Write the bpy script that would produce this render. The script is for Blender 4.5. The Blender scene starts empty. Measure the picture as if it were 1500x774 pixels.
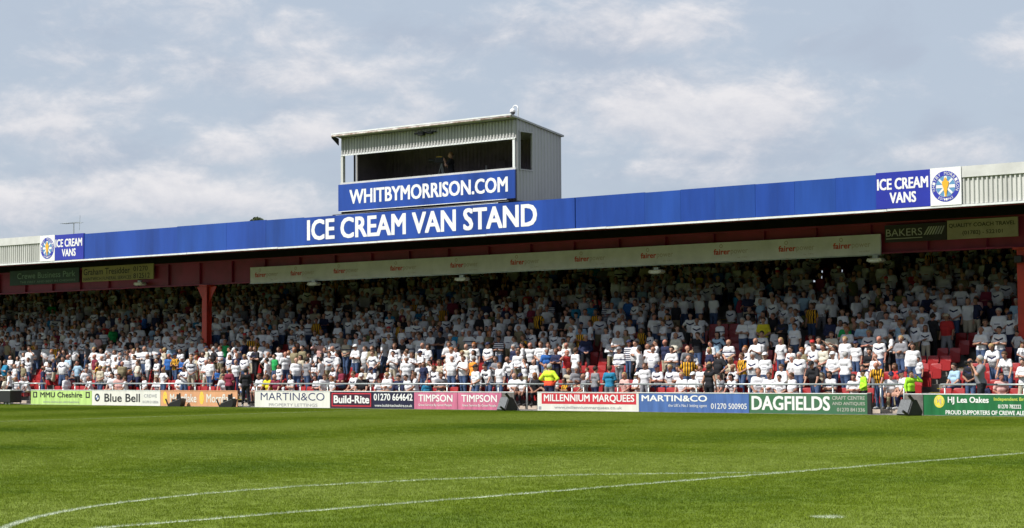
import bpy, math, random
import numpy as np
from mathutils import Vector, Matrix
R = math.radians
random.seed(11); rng = np.random.default_rng(11)
S = bpy.context.scene
COL = S.collection

# ------------------------------------------------------------------ camera
FPX, YAW, PITCH, ROLL, CAMZ = 2850.0, R(39.164), R(3.023), R(-0.346), 1.722
_f = Vector((-math.sin(YAW)*math.cos(PITCH), math.cos(YAW)*math.cos(PITCH), math.sin(PITCH)))
_r0 = Vector((math.cos(YAW), math.sin(YAW), 0)); _u0 = _r0.cross(_f)
_r = _r0*math.cos(ROLL)+_u0*math.sin(ROLL); _u = _u0*math.cos(ROLL)-_r0*math.sin(ROLL)
cam = bpy.data.cameras.new('camera'); cam.sensor_width = 36; cam.lens = 36*FPX/1500
cam.clip_start = .2; cam.clip_end = 4000
co = bpy.data.objects.new('camera', cam); COL.objects.link(co)
co.matrix_world = Matrix(((_r.x, _u.x, -_f.x, 0), (_r.y, _u.y, -_f.y, 0), (_r.z, _u.z, -_f.z, CAMZ), (0, 0, 0, 1)))
S.camera = co

def at(px, py, Y):
    """where the line of sight through a photo pixel meets the upright plane at depth Y"""
    d = _f+_r*((px-750)/FPX)-_u*((py-387)/FPX)
    k = Y/d.y
    return (d.x*k, d.z*k+CAMZ)
def ax(px, Y, py=480): return at(px, py, Y)[0]
def proj(x, y, z):
    v = Vector((x, y, z-CAMZ)); w = v.dot(_f)
    return (750+FPX*v.dot(_r)/w, 387-FPX*v.dot(_u)/w)

# ------------------------------------------------------------------ light
SUN_EL, SUN_AZ = R(50), R(-27)          # azimuth measured from -Y (the camera side) towards -X when negative
sdir = Vector((math.cos(SUN_EL)*math.sin(SUN_AZ), -math.cos(SUN_EL)*math.cos(SUN_AZ), math.sin(SUN_EL)))
sun = bpy.data.lights.new('sun', 'SUN'); sun.energy = 4.0; sun.angle = R(.53); sun.color = (1, .965, .91)
so = bpy.data.objects.new('sun', sun); COL.objects.link(so)
so.rotation_euler = sdir.to_track_quat('Z', 'Y').to_euler()

W = bpy.data.worlds.new('World'); S.world = W; W.use_nodes = True
def NT(tree):
    tree.nodes.clear()
    def n(t, inp=None, **kw):
        nd = tree.nodes.new(t)
        for k, v in kw.items(): setattr(nd, k, v)
        for k, v in (inp or {}).items():
            if isinstance(v, bpy.types.NodeSocket): tree.links.new(v, nd.inputs[k])
            else: nd.inputs[k].default_value = v
        return nd
    return n
def build_world():
    n = NT(W.node_tree)
    def M(op, a, b=0.0, c=0.0, clamp=False):
        nd = n('ShaderNodeMath', {0: a, 1: b, 2: c}, operation=op); nd.use_clamp = clamp; return nd.outputs[0]
    sky = n('ShaderNodeTexSky', sky_type='NISHITA', sun_disc=False, sun_elevation=SUN_EL,
            sun_rotation=math.atan2(sdir.x, sdir.y), air_density=1.0, dust_density=1.5, ozone_density=1.0)
    tc = n('ShaderNodeTexCoord').outputs['Generated']
    sep = n('ShaderNodeSeparateXYZ', {0: tc}); x, y, z = sep.outputs
    az = M('ARCTAN2', x, y)                       # 0 = +Y, negative to the left
    el = M('ARCSINE', z)
    # flat cloud-layer coordinates: stretched sideways near the horizon
    comb = n('ShaderNodeCombineXYZ', {0: M('MULTIPLY', az, 9.5), 1: M('MULTIPLY', el, 19.0), 2: 0.0}).outputs[0]
    def noise(vec, sc, det, rough, w=0.0, dist=0.0):
        nd = n('ShaderNodeTexNoise', {'Vector': vec, 'Scale': sc, 'Detail': det, 'Roughness': rough, 'W': w, 'Distortion': dist}, noise_dimensions='4D')
        return nd.outputs['Fac']
    blobs = [(1010,165,190,52,1.0),(1095,128,70,30,.55),(950,195,160,35,.6),(930,35,200,45,.7),(1150,20,170,30,.35),(490,95,150,50,.6),(455,195,70,32,.95),(560,170,110,45,.5),
             (345,218,60,26,.8),(100,185,100,50,.65),(250,285,200,34,.85),(30,290,90,28,.8),(380,285,90,26,.5),(1490,70,60,38,.8),(1440,225,120,28,.5),(980,245,160,32,.4),(20,170,60,40,.4)]
    def density(up):
        """cloud density, looked up a little higher in the sky when up > 0"""
        e = M('ADD', el, up); cv = n('ShaderNodeCombineXYZ', {0: M('MULTIPLY', az, 9.5), 1: M('MULTIPLY', e, 19.0), 2: 0.0}).outputs[0]
        tot = None
        for px, py, hw, hh, wt in blobs:
            d = (_f+_r*((px-750)/FPX)-_u*((py-387)/FPX)).normalized()
            a0, e0 = math.atan2(d.x, d.y), math.asin(d.z)
            da = M('MULTIPLY', M('SUBTRACT', az, a0), FPX/hw); de = M('MULTIPLY', M('SUBTRACT', e, e0), FPX/hh)
            g = M('MULTIPLY', M('POWER', 2.718, M('MULTIPLY', M('ADD', M('MULTIPLY', da, da), M('MULTIPLY', de, de)), -.7)), wt)
            tot = g if tot is None else M('MAXIMUM', tot, g)
        c = M('ADD', M('MULTIPLY', tot, .68), M('MULTIPLY', M('SUBTRACT', noise(cv, 2.4, 9, .62, 4.1, .35), .5), 1.25))
        c = M('ADD', c, M('MULTIPLY', M('SUBTRACT', noise(cv, 6.5, 8, .66, 8.1, .25), .5), .42))
        return M('ADD', c, M('MULTIPLY', M('SUBTRACT', noise(cv, .55, 3, .5, 1.3), .5), .8))
    c = density(0.0)
    lit = n('ShaderNodeMapRange', {0: M('SUBTRACT', c, density(.006)), 1: -.30, 2: .30, 3: 0.0, 4: 1.0}).outputs[0]
    mask = n('ShaderNodeMapRange', {0: c, 1: .06, 2: .60, 3: 0.0, 4: 1.0}, interpolation_type='SMOOTHSTEP').outputs[0]
    dk = noise(comb, 1.2, 6, .6, 21.0, .4)
    dtot = None
    for px, py, hw, hh, wt in [(1325,88,48,20,.9),(1370,185,30,25,.6),(968,118,42,24,.7),(600,50,170,26,.6),(1050,235,200,28,.6),(950,255,120,30,.6),(860,70,90,30,.5),(300,100,220,60,.35),(1200,60,160,22,.4),(680,250,90,30,.4),(210,235,120,22,.4)]:
        d = (_f+_r*((px-750)/FPX)-_u*((py-387)/FPX)).normalized()
        a0, e0 = math.atan2(d.x, d.y), math.asin(d.z)
        da = M('MULTIPLY', M('SUBTRACT', az, a0), FPX/hw); de = M('MULTIPLY', M('SUBTRACT', el, e0), FPX/hh)
        g = M('MULTIPLY', M('POWER', 2.718, M('MULTIPLY', M('ADD', M('MULTIPLY', da, da), M('MULTIPLY', de, de)), -.7)), wt)
        dtot = g if dtot is None else M('MAXIMUM', dtot, g)
    dk = M('ADD', dk, M('MULTIPLY', dtot, .26))
    dark = n('ShaderNodeMapRange', {0: dk, 1: .5, 2: .72, 3: 0.0, 4: 1.0}, interpolation_type='SMOOTHSTEP').outputs[0]
    def bg(col, st): return n('ShaderNodeBackground', {0: col, 1: st}).outputs[0]
    def mix(f, a, b): return n('ShaderNodeMixShader', {0: f, 1: a, 2: b}).outputs[0]
    base = mix(.80, bg(sky.outputs[0], .065), bg((.380, .432, .510, 1), 1.0))        # thin high veil over the blue
    base = mix(M('MULTIPLY', dark, .42), base, bg((.29, .33, .41, 1), 1.0))
    cc = n('ShaderNodeMix', {0: lit, 6: (.44, .45, .495, 1), 7: (.625, .605, .61, 1)}, data_type='RGBA').outputs[2]
    col = mix(M('MULTIPLY', mask, .8), base, bg(cc, 1.0))
    n('ShaderNodeOutputWorld', {0: col})
build_world()
S.view_settings.view_transform = 'Standard'; S.view_settings.look = 'None'
S.view_settings.exposure = 0.53; S.view_settings.gamma = 1.0
try: S.view_settings.use_curve_mapping = False
except Exception: pass
S.cycles.max_bounces = 4; S.cycles.diffuse_bounces = 1; S.cycles.use_denoising = True

# ------------------------------------------------------------------ materials
def mat(name, col, rough=.6, var=.0, vscale=3.0, bump=0.0, bscale=40.0, metal=0.0, spec=.5, emit=None, streak=False, dirt=None):
    m = bpy.data.materials.new(name); m.use_nodes = True
    n = NT(m.node_tree)
    b = n('ShaderNodeBsdfPrincipled', {'Base Color': (*col, 1), 'Roughness': rough, 'Metallic': metal, 'Specular IOR Level': spec})
    tc = n('ShaderNodeTexCoord').outputs['Object']
    if streak: tc = n('ShaderNodeMapping', {'Vector': tc, 'Scale': (1, 1, .12)}).outputs[0]
    if var:
        t = n('ShaderNodeTexNoise', {'Vector': tc, 'Scale': vscale, 'Detail': 6.0, 'Roughness': .62})
        lo = tuple(c*(1-var) for c in col) if dirt is None else dirt
        hi = tuple(min(1, c*(1+var*.5)) for c in col)
        r = n('ShaderNodeValToRGB', {0: t.outputs[0]})
        r.color_ramp.elements[0].position = .32; r.color_ramp.elements[0].color = (*lo, 1)
        r.color_ramp.elements[1].position = .62; r.color_ramp.elements[1].color = (*hi, 1)
        m.node_tree.links.new(r.outputs[0], b.inputs['Base Color'])
    if bump:
        t = n('ShaderNodeTexNoise', {'Vector': tc, 'Scale': bscale, 'Detail': 4.0})
        bp = n('ShaderNodeBump', {'Height': t.outputs[0], 'Strength': bump, 'Distance': .01})
        m.node_tree.links.new(bp.outputs[0], b.inputs['Normal'])
    if emit:
        b.inputs['Emission Color'].default_value = (*emit[0], 1); b.inputs['Emission Strength'].default_value = emit[1]
    n('ShaderNodeOutputMaterial', {0: b.outputs[0]})
    return m
MT = dict(
    blue=mat('blue_sign_paint', (.016, .060, .315), .33, .3, .8, .05, 2, streak=True),
    blue2=mat('faded_blue_panel', (.016, .063, .305), .34, .32, .8, .05, 2, streak=True),
    violet=mat('violet_blue_print', (.028, .040, .35), .3, .12, .6),
    white=mat('white_print', (.80, .80, .80), .4, .06, 2),
    board_white=mat('white_board', (.74, .73, .68), .45, .12, 2.5, streak=True),
    trim=mat('white_trim', (.72, .74, .74), .4, .15, 3),
    cream=mat('cream_sheet_steel', (.55, .55, .52), .5, .18, 1.2, streak=True),
    cream_flash=mat('cream_flashing', (.57, .57, .55), .5, .15, 1.5),
    grey_clad=mat('grey_cladding', (.42, .415, .405), .5, .12, 1.0, streak=True),
    fringe=mat('pale_green_grey_cladding', (.50, .495, .49), .55, .15, 1.5, streak=True),
    rust=mat('rusty_gutter', (.50, .47, .43), .6, .6, 4, dirt=(.20, .10, .06)),
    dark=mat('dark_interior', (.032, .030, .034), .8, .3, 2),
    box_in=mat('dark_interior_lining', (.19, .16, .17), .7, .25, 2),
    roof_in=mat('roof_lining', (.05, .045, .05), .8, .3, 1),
    red=mat('red_painted_steel', (.55, .040, .020), .45, .28, 1.5, .1, 20),
    girder=mat('dull_red_girder', (.24, .014, .055), .5, .3, .8, .1, 10),
    seat=mat('red_seat_plastic', (.34, .020, .022), .38, .12, 8),
    steel=mat('galvanised_steel', (.42, .46, .45), .38, .2, 6, metal=.35),
    concrete=mat('concrete', (.20, .19, .18), .85, .3, 2.0, .3, 30),
    kerb=mat('pinkish_concrete', (.50, .41, .33), .85, .25, 3, .3, 30),
    yellow=mat('yellow_paint', (.55, .40, .02), .6, .2, 5),
    fair=mat('pale_banner', (.66, .64, .68), .6, .12, 1.5),
    fair_red=mat('banner_red', (.55, .06, .05), .5),
    fair_thin=mat('banner_faint', (.42, .34, .30), .5),
    black=mat('black_plastic', (.018, .018, .02), .5, .2, 10),
    grille=mat('speaker_grille', (.20, .205, .21), .4, .25, 20, metal=.3),
    lime=mat('lime_board', (.47, .67, .22), .5, .28, 4, streak=True),
    orange=mat('orange_board', (.66, .34, .18), .5, .12, 3),
    oyellow=mat('yellow_print', (.85, .55, .08), .5),
    navy=mat('navy_board', (.018, .018, .05), .4, .2, 3),
    plum=mat('dark_plum_board', (.045, .016, .035), .4, .2, 3),
    pink=mat('pink_board', (.56, .16, .27), .45, .28, 4, streak=True),
    sred=mat('red_print', (.58, .035, .055), .4, .08, 3),
    mblue=mat('mid_blue_board', (.072, .145, .38), .4, .28, 4, streak=True),
    dgreen=mat('weathered_green_board', (.035, .125, .055), .5, .35, 2.5, dirt=(.060, .145, .085)),
    hgreen=mat('green_board', (.02, .155, .055), .4, .28, 4, streak=True),
    hyellow=mat('yellow_roundel', (.78, .68, .05), .45),
    lime_print=mat('yellow_green_print', (.55, .62, .10), .45),
    ink=mat('black_print', (.02, .02, .025), .5),
    inkn=mat('navy_print', (.02, .03, .12), .5),
    inkg=mat('grey_print', (.32, .32, .36), .5),
    ply=mat('bare_grey_board', (.15, .14, .125), .7, .35, 6, dirt=(.10, .09, .085)),
    sgreen=mat('dark_green_sign', (.022, .060, .055), .55, .2, 2),
    syellow=mat('mustard_sign', (.36, .31, .13), .6, .15, 2),
    sbeige=mat('beige_sign', (.38, .33, .24), .6, .15, 2),
    sblack=mat('charcoal_sign', (.022, .018, .024), .5, .2, 2),
    silver=mat('silver_print', (.42, .42, .38), .5),
    dimgreen=mat('dull_green_print', (.18, .30, .25), .5),
    lens=mat('dark_glass', (.02, .02, .03), .1, spec=.8),
    tube=mat('lit_yellow_tube', (.8, .8, .3), .5, emit=((.95, .85, .12), 1.1)),
    lamp=mat('lamp_housing', (.62, .60, .52), .4, .2, 8),
    paper=mat('white_paper', (.70, .70, .72), .7),
    cblue=mat('crest_blue', (.035, .045, .38), .4), csky=mat('crest_sky_blue', (.12, .28, .50), .4), gold=mat('crest_gold', (.80, .42, .035), .4),
    bark=mat('bark', (.12, .09, .06), .9, .3, 6, .4, 20), leaf=mat('leaf_green', (.10, .13, .05), .6, .3, 3),
    leather=mat('shoe_leather', (.05, .045, .045), .5),
)

# ------------------------------------------------------------------ mesh helpers
class MB:
    def __init__(s): s.v = []; s.f = []
    def add(s, vs, fs):
        o = len(s.v); s.v += [tuple(v) for v in vs]; s.f += [tuple(i+o for i in f) for f in fs]; return s
    def box(s, x0, x1, y0, y1, z0, z1):
        return s.add([(x0,y0,z0),(x1,y0,z0),(x1,y1,z0),(x0,y1,z0),(x0,y0,z1),(x1,y0,z1),(x1,y1,z1),(x0,y1,z1)],
                     [(0,3,2,1),(4,5,6,7),(0,1,5,4),(1,2,6,5),(2,3,7,6),(3,0,4,7)])
    def tube(s, pts, rad, n=8, cap=True):
        pts = [Vector(p) for p in pts]; rr = rad if isinstance(rad, (list, tuple)) else [rad]*len(pts)
        vs = []; fs = []
        t0 = (pts[1]-pts[0]).normalized(); up = Vector((0,0,1)) if abs(t0.z) < .9 else Vector((1,0,0))
        a = t0.cross(up).normalized()
        for i, p in enumerate(pts):
            t = ((pts[min(i+1,len(pts)-1)]-pts[max(i-1,0)])).normalized()
            a = (a-t*a.dot(t)).normalized(); b = t.cross(a)
            for k in range(n):
                q = 2*math.pi*k/n; vs.append(p+(a*math.cos(q)+b*math.sin(q))*rr[i])
        for i in range(len(pts)-1):
            for k in range(n):
                k2 = (k+1) % n; fs.append((i*n+k, i*n+k2, (i+1)*n+k2, (i+1)*n+k))
        if cap: fs.append(tuple(range(n))[::-1]); fs.append(tuple((len(pts)-1)*n+k for k in range(n)))
        return s.add(vs, fs)
    def prism(s, poly, y0, y1):
        """polygon in x,z extruded along y"""
        n = len(poly)
        return s.add([(x,y0,z) for x,z in poly]+[(x,y1,z) for x,z in poly],
                     [tuple(range(n)), tuple(range(n,2*n))[::-1]]+[(i,i+n,(i+1)%n+n,(i+1)%n) for i in range(n)])
    def prismx(s, poly, x0, x1):
        n = len(poly)
        return s.add([(x0,y,z) for y,z in poly]+[(x1,y,z) for y,z in poly],
                     [tuple(range(n)), tuple(range(n,2*n))[::-1]]+[(i,i+n,(i+1)%n+n,(i+1)%n) for i in range(n)])
    def mesh(s, name, smooth=False):
        me = bpy.data.meshes.new(name); me.from_pydata(s.v, [], s.f); me.validate(verbose=False)
        import bmesh
        b = bmesh.new(); b.from_mesh(me); bmesh.ops.recalc_face_normals(b, faces=b.faces); b.to_mesh(me); b.free()
        if smooth: me.polygons.foreach_set('use_smooth', [True]*len(me.polygons))
        return me
    def obj(s, name, m, parent=None, smooth=False, bevel=0):
        o = link(name, s.mesh(name, smooth), m, parent)
        if bevel:
            md = o.modifiers.new('bevel', 'BEVEL'); md.width = bevel; md.segments = 2; md.limit_method = 'ANGLE'
        return o
def link(name, me, m=None, parent=None):
    o = bpy.data.objects.new(name, me); COL.objects.link(o)
    if m is not None:
        if not me.materials: me.materials.append(m)
    if parent is not None: o.parent = parent; o.matrix_parent_inverse = Matrix.Translation(-parent.location) if parent.type == 'EMPTY' and parent.parent is None else Matrix.Identity(4)
    return o
def tag(o, label=None, cat=None, group=None, kind=None):
    if label: o['label'] = label
    if cat: o['category'] = cat
    if group: o['group'] = group
    if kind: o['kind'] = kind
    return o
def thing(name, label, cat, loc=(0,0,0), group=None):
    o = bpy.data.objects.new(name, None); COL.objects.link(o); o.location = loc; o.empty_display_size = .2
    return tag(o, label, cat, group)
def structure(o): o['kind'] = 'structure'; return o
ROOTLOC = lambda o: Vector(o.location)
def child(name, mb, m, parent, **kw): return mb.obj(name, m, parent, **kw)

_fc = {}
def text_mesh(body, bold):
    key = (body, bold)
    if key not in _fc:
        cu = bpy.data.curves.new('t', 'FONT'); cu.body = body; cu.size = 1; cu.offset = bold; cu.extrude = 0; cu.resolution_u = 3
        o = bpy.data.objects.new('t', cu); COL.objects.link(o)
        bpy.context.view_layer.update()
        me = bpy.data.meshes.new_from_object(o.evaluated_get(bpy.context.evaluated_depsgraph_get()))
        bpy.data.objects.remove(o); bpy.data.curves.remove(cu)
        v = np.zeros(len(me.vertices)*3); me.vertices.foreach_get('co', v); v = v.reshape(-1, 3)
        fs = [tuple(p.vertices) for p in me.polygons]; bpy.data.meshes.remove(me)
        lo, hi = v.min(0), v.max(0); v = (v-lo)/(np.maximum(hi-lo, 1e-6))
        _fc[key] = (v, fs)
    return _fc[key]
def lettering(body, x0, x1, z0, z1, Y, m, parent, bold=.0, name='lettering'):
    """flat printed text filling a rectangle of an upright face, standing 4 mm proud"""
    v, fs = text_mesh(body, min(bold, 0.0))
    mb = MB(); h = z1-z0
    steps = [(0, 0)] if bold <= .003 else [(i, j) for i in (-1, 0, 1) for j in (-1, 1)]
    e = max(bold, 0)*h*1.5; ez = e*.6
    for k, (i, j) in enumerate(steps):
        mb.add([(x0+e+(x1-x0-2*e)*p[0]+i*e, Y-.0003*k, z0+ez+(h-2*ez)*p[1]+j*ez) for p in v], fs)
    face = next((c for c in parent.children if c.name.split('.')[0] in ('board', 'panel')), None) if parent else None
    return link(name, mb.mesh(name), m, face or parent)
def disc(cx, cz, rx, rz, Y, n=28):
    return MB().add([(cx+rx*math.cos(2*math.pi*i/n), Y, cz+rz*math.sin(2*math.pi*i/n)) for i in range(n)], [tuple(range(n))])
def ring(cx, cz, r0, r1, Y, n=36):
    vs = [(cx+r*math.cos(2*math.pi*i/n), Y, cz+r*math.sin(2*math.pi*i/n)) for r in (r0, r1) for i in range(n)]
    return MB().add(vs, [(i, (i+1) % n, n+(i+1) % n, n+i) for i in range(n)])
def corrugated(x0, x1, z0, z1, Y, period, depth, axis='x'):
    """trapezoid sheet running along x (front face towards -Y) or along y (axis='y', face at x=Y towards +X)"""
    xs = []; p = x0
    while p < x1:
        for fr, d in ((0, 0), (.18, 1), (.5, 1), (.68, 0)):
            q = p+fr*period
            if q <= x1: xs.append((q, d*depth))
        p += period
    xs.append((x1, xs[-1][1]))
    vs = []; fs = []
    for q, d in xs:
        for z in (z0, z1) if not callable(z1) else (z0, z1(q)):
            vs.append((q, Y-d, z) if axis == 'x' else (Y+d, q, z))
    for i in range(len(xs)-1): fs.append((2*i, 2*i+2, 2*i+3, 2*i+1))
    return MB().add(vs, fs)

# ------------------------------------------------------------------ key planes
YB, YR, YF, YG = 59.5, 60.7, 61.0, 65.5       # boards, rail, fascia, girder
Y0, PITCHY, FLOOR0, RISE, NROW = 61.5, .76, .15, .285, 19
XL, XR = -112.0, -17.0
ZF0, ZF1 = 7.15, 8.38
rowY = lambda r: Y0+PITCHY*r
rowZ = lambda r: FLOOR0+RISE*r

# ------------------------------------------------------------------ ground and pitch
def grass_material(name, blades):
    m = bpy.data.materials.new(name); m.use_nodes = True; n = NT(m.node_tree)
    L = m.node_tree.links
    def M(op, a, b=0.0, c=0.0): return n('ShaderNodeMath', {0: a, 1: b, 2: c}, operation=op).outputs[0]
    pos = n('ShaderNodeNewGeometry').outputs['Position']
    sx, sy, sz = n('ShaderNodeSeparateXYZ', {0: pos}).outputs
    def line(d, w): return n('ShaderNodeMapRange', {0: M('ABSOLUTE', d), 1: w, 2: w+.03, 3: 1.0, 4: 0.0}).outputs[0]
    pl_ = M('SUBTRACT', M('ADD', sx, 16.50), M('MULTIPLY', M('SUBTRACT', sy, 24.8), .037)); pen = line(pl_, .045)
    half = M('MULTIPLY', line(M('ADD', sx, 54.3), .10), .55)
    side = line(M('SUBTRACT', sy, 55.6), .06)
    dx = M('ADD', sx, 11.25); dy = M('SUBTRACT', sy, 19.45)
    rr = M('SQRT', M('ADD', M('MULTIPLY', dx, dx), M('MULTIPLY', dy, dy)))
    arc = M('MULTIPLY', line(M('SUBTRACT', rr, 9.15), .04), M('LESS_THAN', pl_, 0.0))
    spot = n('ShaderNodeMapRange', {0: rr, 1: .16, 2: .22, 3: .8, 4: 0.0}).outputs[0]
    paint = M('MAXIMUM', M('MAXIMUM', pen, arc), M('MAXIMUM', half, spot))
    wear = n('ShaderNodeTexNoise', {'Vector': pos, 'Scale': 9.0, 'Detail': 3.0}).outputs[0]
    paint = M('MULTIPLY', paint, n('ShaderNodeMapRange', {0: wear, 1: .3, 2: .6, 3: .45, 4: .95}).outputs[0])
    # worn and lush areas, and faint mower bands across the pitch
    mp = n('ShaderNodeMapping', {'Vector': pos, 'Scale': (.035, .13, 1), 'Rotation': (0, 0, R(-8))}).outputs[0]
    big = n('ShaderNodeTexNoise', {'Vector': mp, 'Scale': 1.0, 'Detail': 4.0, 'Roughness': .55}).outputs[0]
    mid = n('ShaderNodeTexNoise', {'Vector': pos, 'Scale': .7, 'Detail': 5.0, 'Roughness': .6}).outputs[0]
    small = n('ShaderNodeTexNoise', {'Vector': pos, 'Scale': 14.0, 'Detail': 3.0}).outputs[0]
    band = M('SINE', M('MULTIPLY', M('ADD', sx, M('MULTIPLY', mid, .8)), 2*math.pi/11.0))
    t = M('ADD', M('ADD', M('MULTIPLY', big, .8), .175), M('ADD', M('MULTIPLY', mid, .22), M('MULTIPLY', band, .11)))
    ramp = n('ShaderNodeValToRGB', {0: M('SUBTRACT', t, .12)})
    e = ramp.color_ramp.elements
    k = 1.0 if blades else .75
    e[0].position = .36; e[0].color = (.088*k, .150*k, .005*k, 1)
    e[1].position = .66; e[1].color = (.196*k, .258*k, .032*k, 1)
    q = e.new(.5); q.color = (.150*k, .212*k, .010*k, 1)
    v = n('ShaderNodeMapRange', {0: small, 1: .25, 2: .75, 3: .72, 4: 1.28}).outputs[0]
    if blades:
        rnd = n('ShaderNodeAttribute', attribute_name='shade').outputs['Fac']
        v = M('MULTIPLY', v, n('ShaderNodeMapRange', {0: rnd, 1: 0.0, 2: 1.0, 3: .74, 4: 1.28}).outputs[0])
    c = n('ShaderNodeVectorMath', {0: ramp.outputs[0], 'Scale': v}, operation='SCALE').outputs[0]
    mx = n('ShaderNodeMix', {0: paint, 6: c, 7: (.52, .58, .45, 1)}, data_type='RGBA').outputs[2]
    b = n('ShaderNodeBsdfPrincipled', {'Base Color': mx, 'Roughness': .75 if blades else .9, 'Specular IOR Level': .2})
    if not blades:
        bp = n('ShaderNodeBump', {'Height': small, 'Strength': .6, 'Distance': .03}); L.new(bp.outputs[0], b.inputs['Normal'])
        n('ShaderNodeOutputMaterial', {0: b.outputs[0]})
    else:
        tr = n('ShaderNodeBsdfTranslucent', {'Color': mx})
        s = n('ShaderNodeMixShader', {0: .3, 1: b.outputs[0], 2: tr.outputs[0]})
        n('ShaderNodeOutputMaterial', {0: s.outputs[0]})
    return m
MG = grass_material('pitch_turf', False); MGB = grass_material('grass_blades', True)

g = MB().add([(-1500,-1500,-.06),(1500,-1500,-.06),(1500,1500,-.06),(-1500,1500,-.06)], [(0,1,2,3)]).obj('ground', mat('surrounding_ground', (.13, .12, .09), .9, .3, .3)); structure(g)
# pitch: slightly crowned sheet
vs = []; fs = []; nx, ny = 60, 30
for j in range(ny+1):
    for i in range(nx+1):
        vs.append((-112+132*i/nx, -18+77.45*j/ny, 0))
for j in range(ny):
    for i in range(nx):
        a = j*(nx+1)+i; fs.append((a, a+1, a+nx+2, a+nx+1))
pitch = MB().add(vs, fs).obj('pitch', MG); structure(pitch)
tr = MB().box(-112, 20, 59.46, 61.1, -.05, .02).obj('perimeter_path', MT['concrete']); structure(tr)
ke = MB().box(-112, 20, 61.1, 61.28, -.05, .15).obj('kerb', MT['kerb']); structure(ke)

def make_grass():
    tufts = []
    tc = bpy.data.collections.new('tuft_sources')
    for k in range(4):
        mb_v = []; mb_f = []; sh = []
        rg = np.random.default_rng(50+k)
        nb = 300
        for i in range(nb):
            x, y = rg.uniform(-.25, .25, 2); a = rg.uniform(0, math.pi); h = rg.uniform(.012, .028); w = rg.uniform(.003, .0055)
            lx, ly = rg.normal(0, .010, 2); o = len(mb_v)
            dx, dy = math.cos(a)*w, math.sin(a)*w
            mb_v += [(x-dx, y-dy, -.002), (x+dx, y+dy, -.002), (x+lx, y+ly, h)]
            mb_f.append((o, o+1, o+2)); s = rg.uniform(0, 1); sh += [s, s, s]
        me = bpy.data.meshes.new('grass_tuft'); me.from_pydata(mb_v, [], mb_f)
        at_ = me.attributes.new('shade', 'FLOAT', 'POINT'); at_.data.foreach_set('value', sh)
        me.materials.append(MGB)
        o = bpy.data.objects.new('grass_tuft', me); tc.objects.link(o)
    # points inside a generous margin round the view
    pts = []; rot = []; idx = []; st = .42
    ysteps = np.arange(9.5, 59.3, st)
    for y in ysteps:
        for x in np.arange(-95, 12, st):
            w = Vector((x, y, -CAMZ)); zc = w.dot(_f)
            if zc < 10: continue
            u = w.dot(_r)/zc*FPX; v = 387-w.dot(_u)/zc*FPX
            if -820 < u < 820 and v < 800:
                pts.append((x+random.uniform(-.1, .1), y+random.uniform(-.1, .1), .0)); rot.append(random.uniform(0, 6.28)); idx.append(random.randrange(4))
    me = bpy.data.meshes.new('grass'); me.from_pydata(pts, [], [])
    me.attributes.new('rz', 'FLOAT', 'POINT').data.foreach_set('value', rot)
    me.attributes.new('pick', 'INT', 'POINT').data.foreach_set('value', idx)
    o = link('grass', me, MGB); tag(o, 'short mown green grass covering the football pitch', 'grass', kind='stuff')
    ng = bpy.data.node_groups.new('scatter_grass', 'GeometryNodeTree')
    ng.interface.new_socket('Geometry', in_out='INPUT', socket_type='NodeSocketGeometry')
    ng.interface.new_socket('Geometry', in_out='OUTPUT', socket_type='NodeSocketGeometry')
    N = ng.nodes; L = ng.links
    gi = N.new('NodeGroupInput'); go = N.new('NodeGroupOutput')
    iop = N.new('GeometryNodeInstanceOnPoints'); ci = N.new('GeometryNodeCollectionInfo')
    ci.inputs['Collection'].default_value = tc; ci.inputs['Separate Children'].default_value = True; ci.inputs['Reset Children'].default_value = True
    a1 = N.new('GeometryNodeInputNamedAttribute'); a1.data_type = 'FLOAT'; a1.inputs['Name'].default_value = 'rz'
    a2 = N.new('GeometryNodeInputNamedAttribute'); a2.data_type = 'INT'; a2.inputs['Name'].default_value = 'pick'
    cx = N.new('ShaderNodeCombineXYZ')
    L.new(gi.outputs[0], iop.inputs['Points']); L.new(ci.outputs[0], iop.inputs['Instance']); iop.inputs['Pick Instance'].default_value = True
    L.new(a2.outputs['Attribute'], iop.inputs['Instance Index']); L.new(a1.outputs['Attribute'], cx.inputs[2]); L.new(cx.outputs[0], iop.inputs['Rotation'])
    L.new(iop.outputs[0], go.inputs[0])
    md = o.modifiers.new('scatter', 'NODES'); md.node_group = ng
make_grass()

# ------------------------------------------------------------------ grandstand
ST = thing('grandstand', 'long low football stand with red steelwork and blue fascia packed with standing fans', 'grandstand', (0, 61, 0))
for r in range(NROW):
    y = rowY(r)-.22
    MB().box(XL, XR, y, y+PITCHY-.002, rowZ(r)-RISE-.4 if r else 0, rowZ(r)).obj('terrace_step', MT['concrete'], ST)
YBK = rowY(NROW-1)+1.2
wz = [at(1178, 414, YBK), at(1262, 394, YBK)]
wx0, wz0, wx1, wz1 = wz[0][0], wz[0][1], wz[1][0], wz[1][1]
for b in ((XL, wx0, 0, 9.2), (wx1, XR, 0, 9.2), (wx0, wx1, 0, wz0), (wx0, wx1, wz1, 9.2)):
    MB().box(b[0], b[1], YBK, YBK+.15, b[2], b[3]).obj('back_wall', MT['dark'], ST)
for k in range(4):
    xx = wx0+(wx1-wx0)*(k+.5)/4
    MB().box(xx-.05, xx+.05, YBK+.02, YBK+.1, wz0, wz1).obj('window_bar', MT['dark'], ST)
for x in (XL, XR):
    MB().prismx([(61.3, 0), (YBK, 0), (YBK, 9.0), (61.3, 8.2)], x-.15, x).obj('end_wall', MT['dark'], ST)
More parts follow.
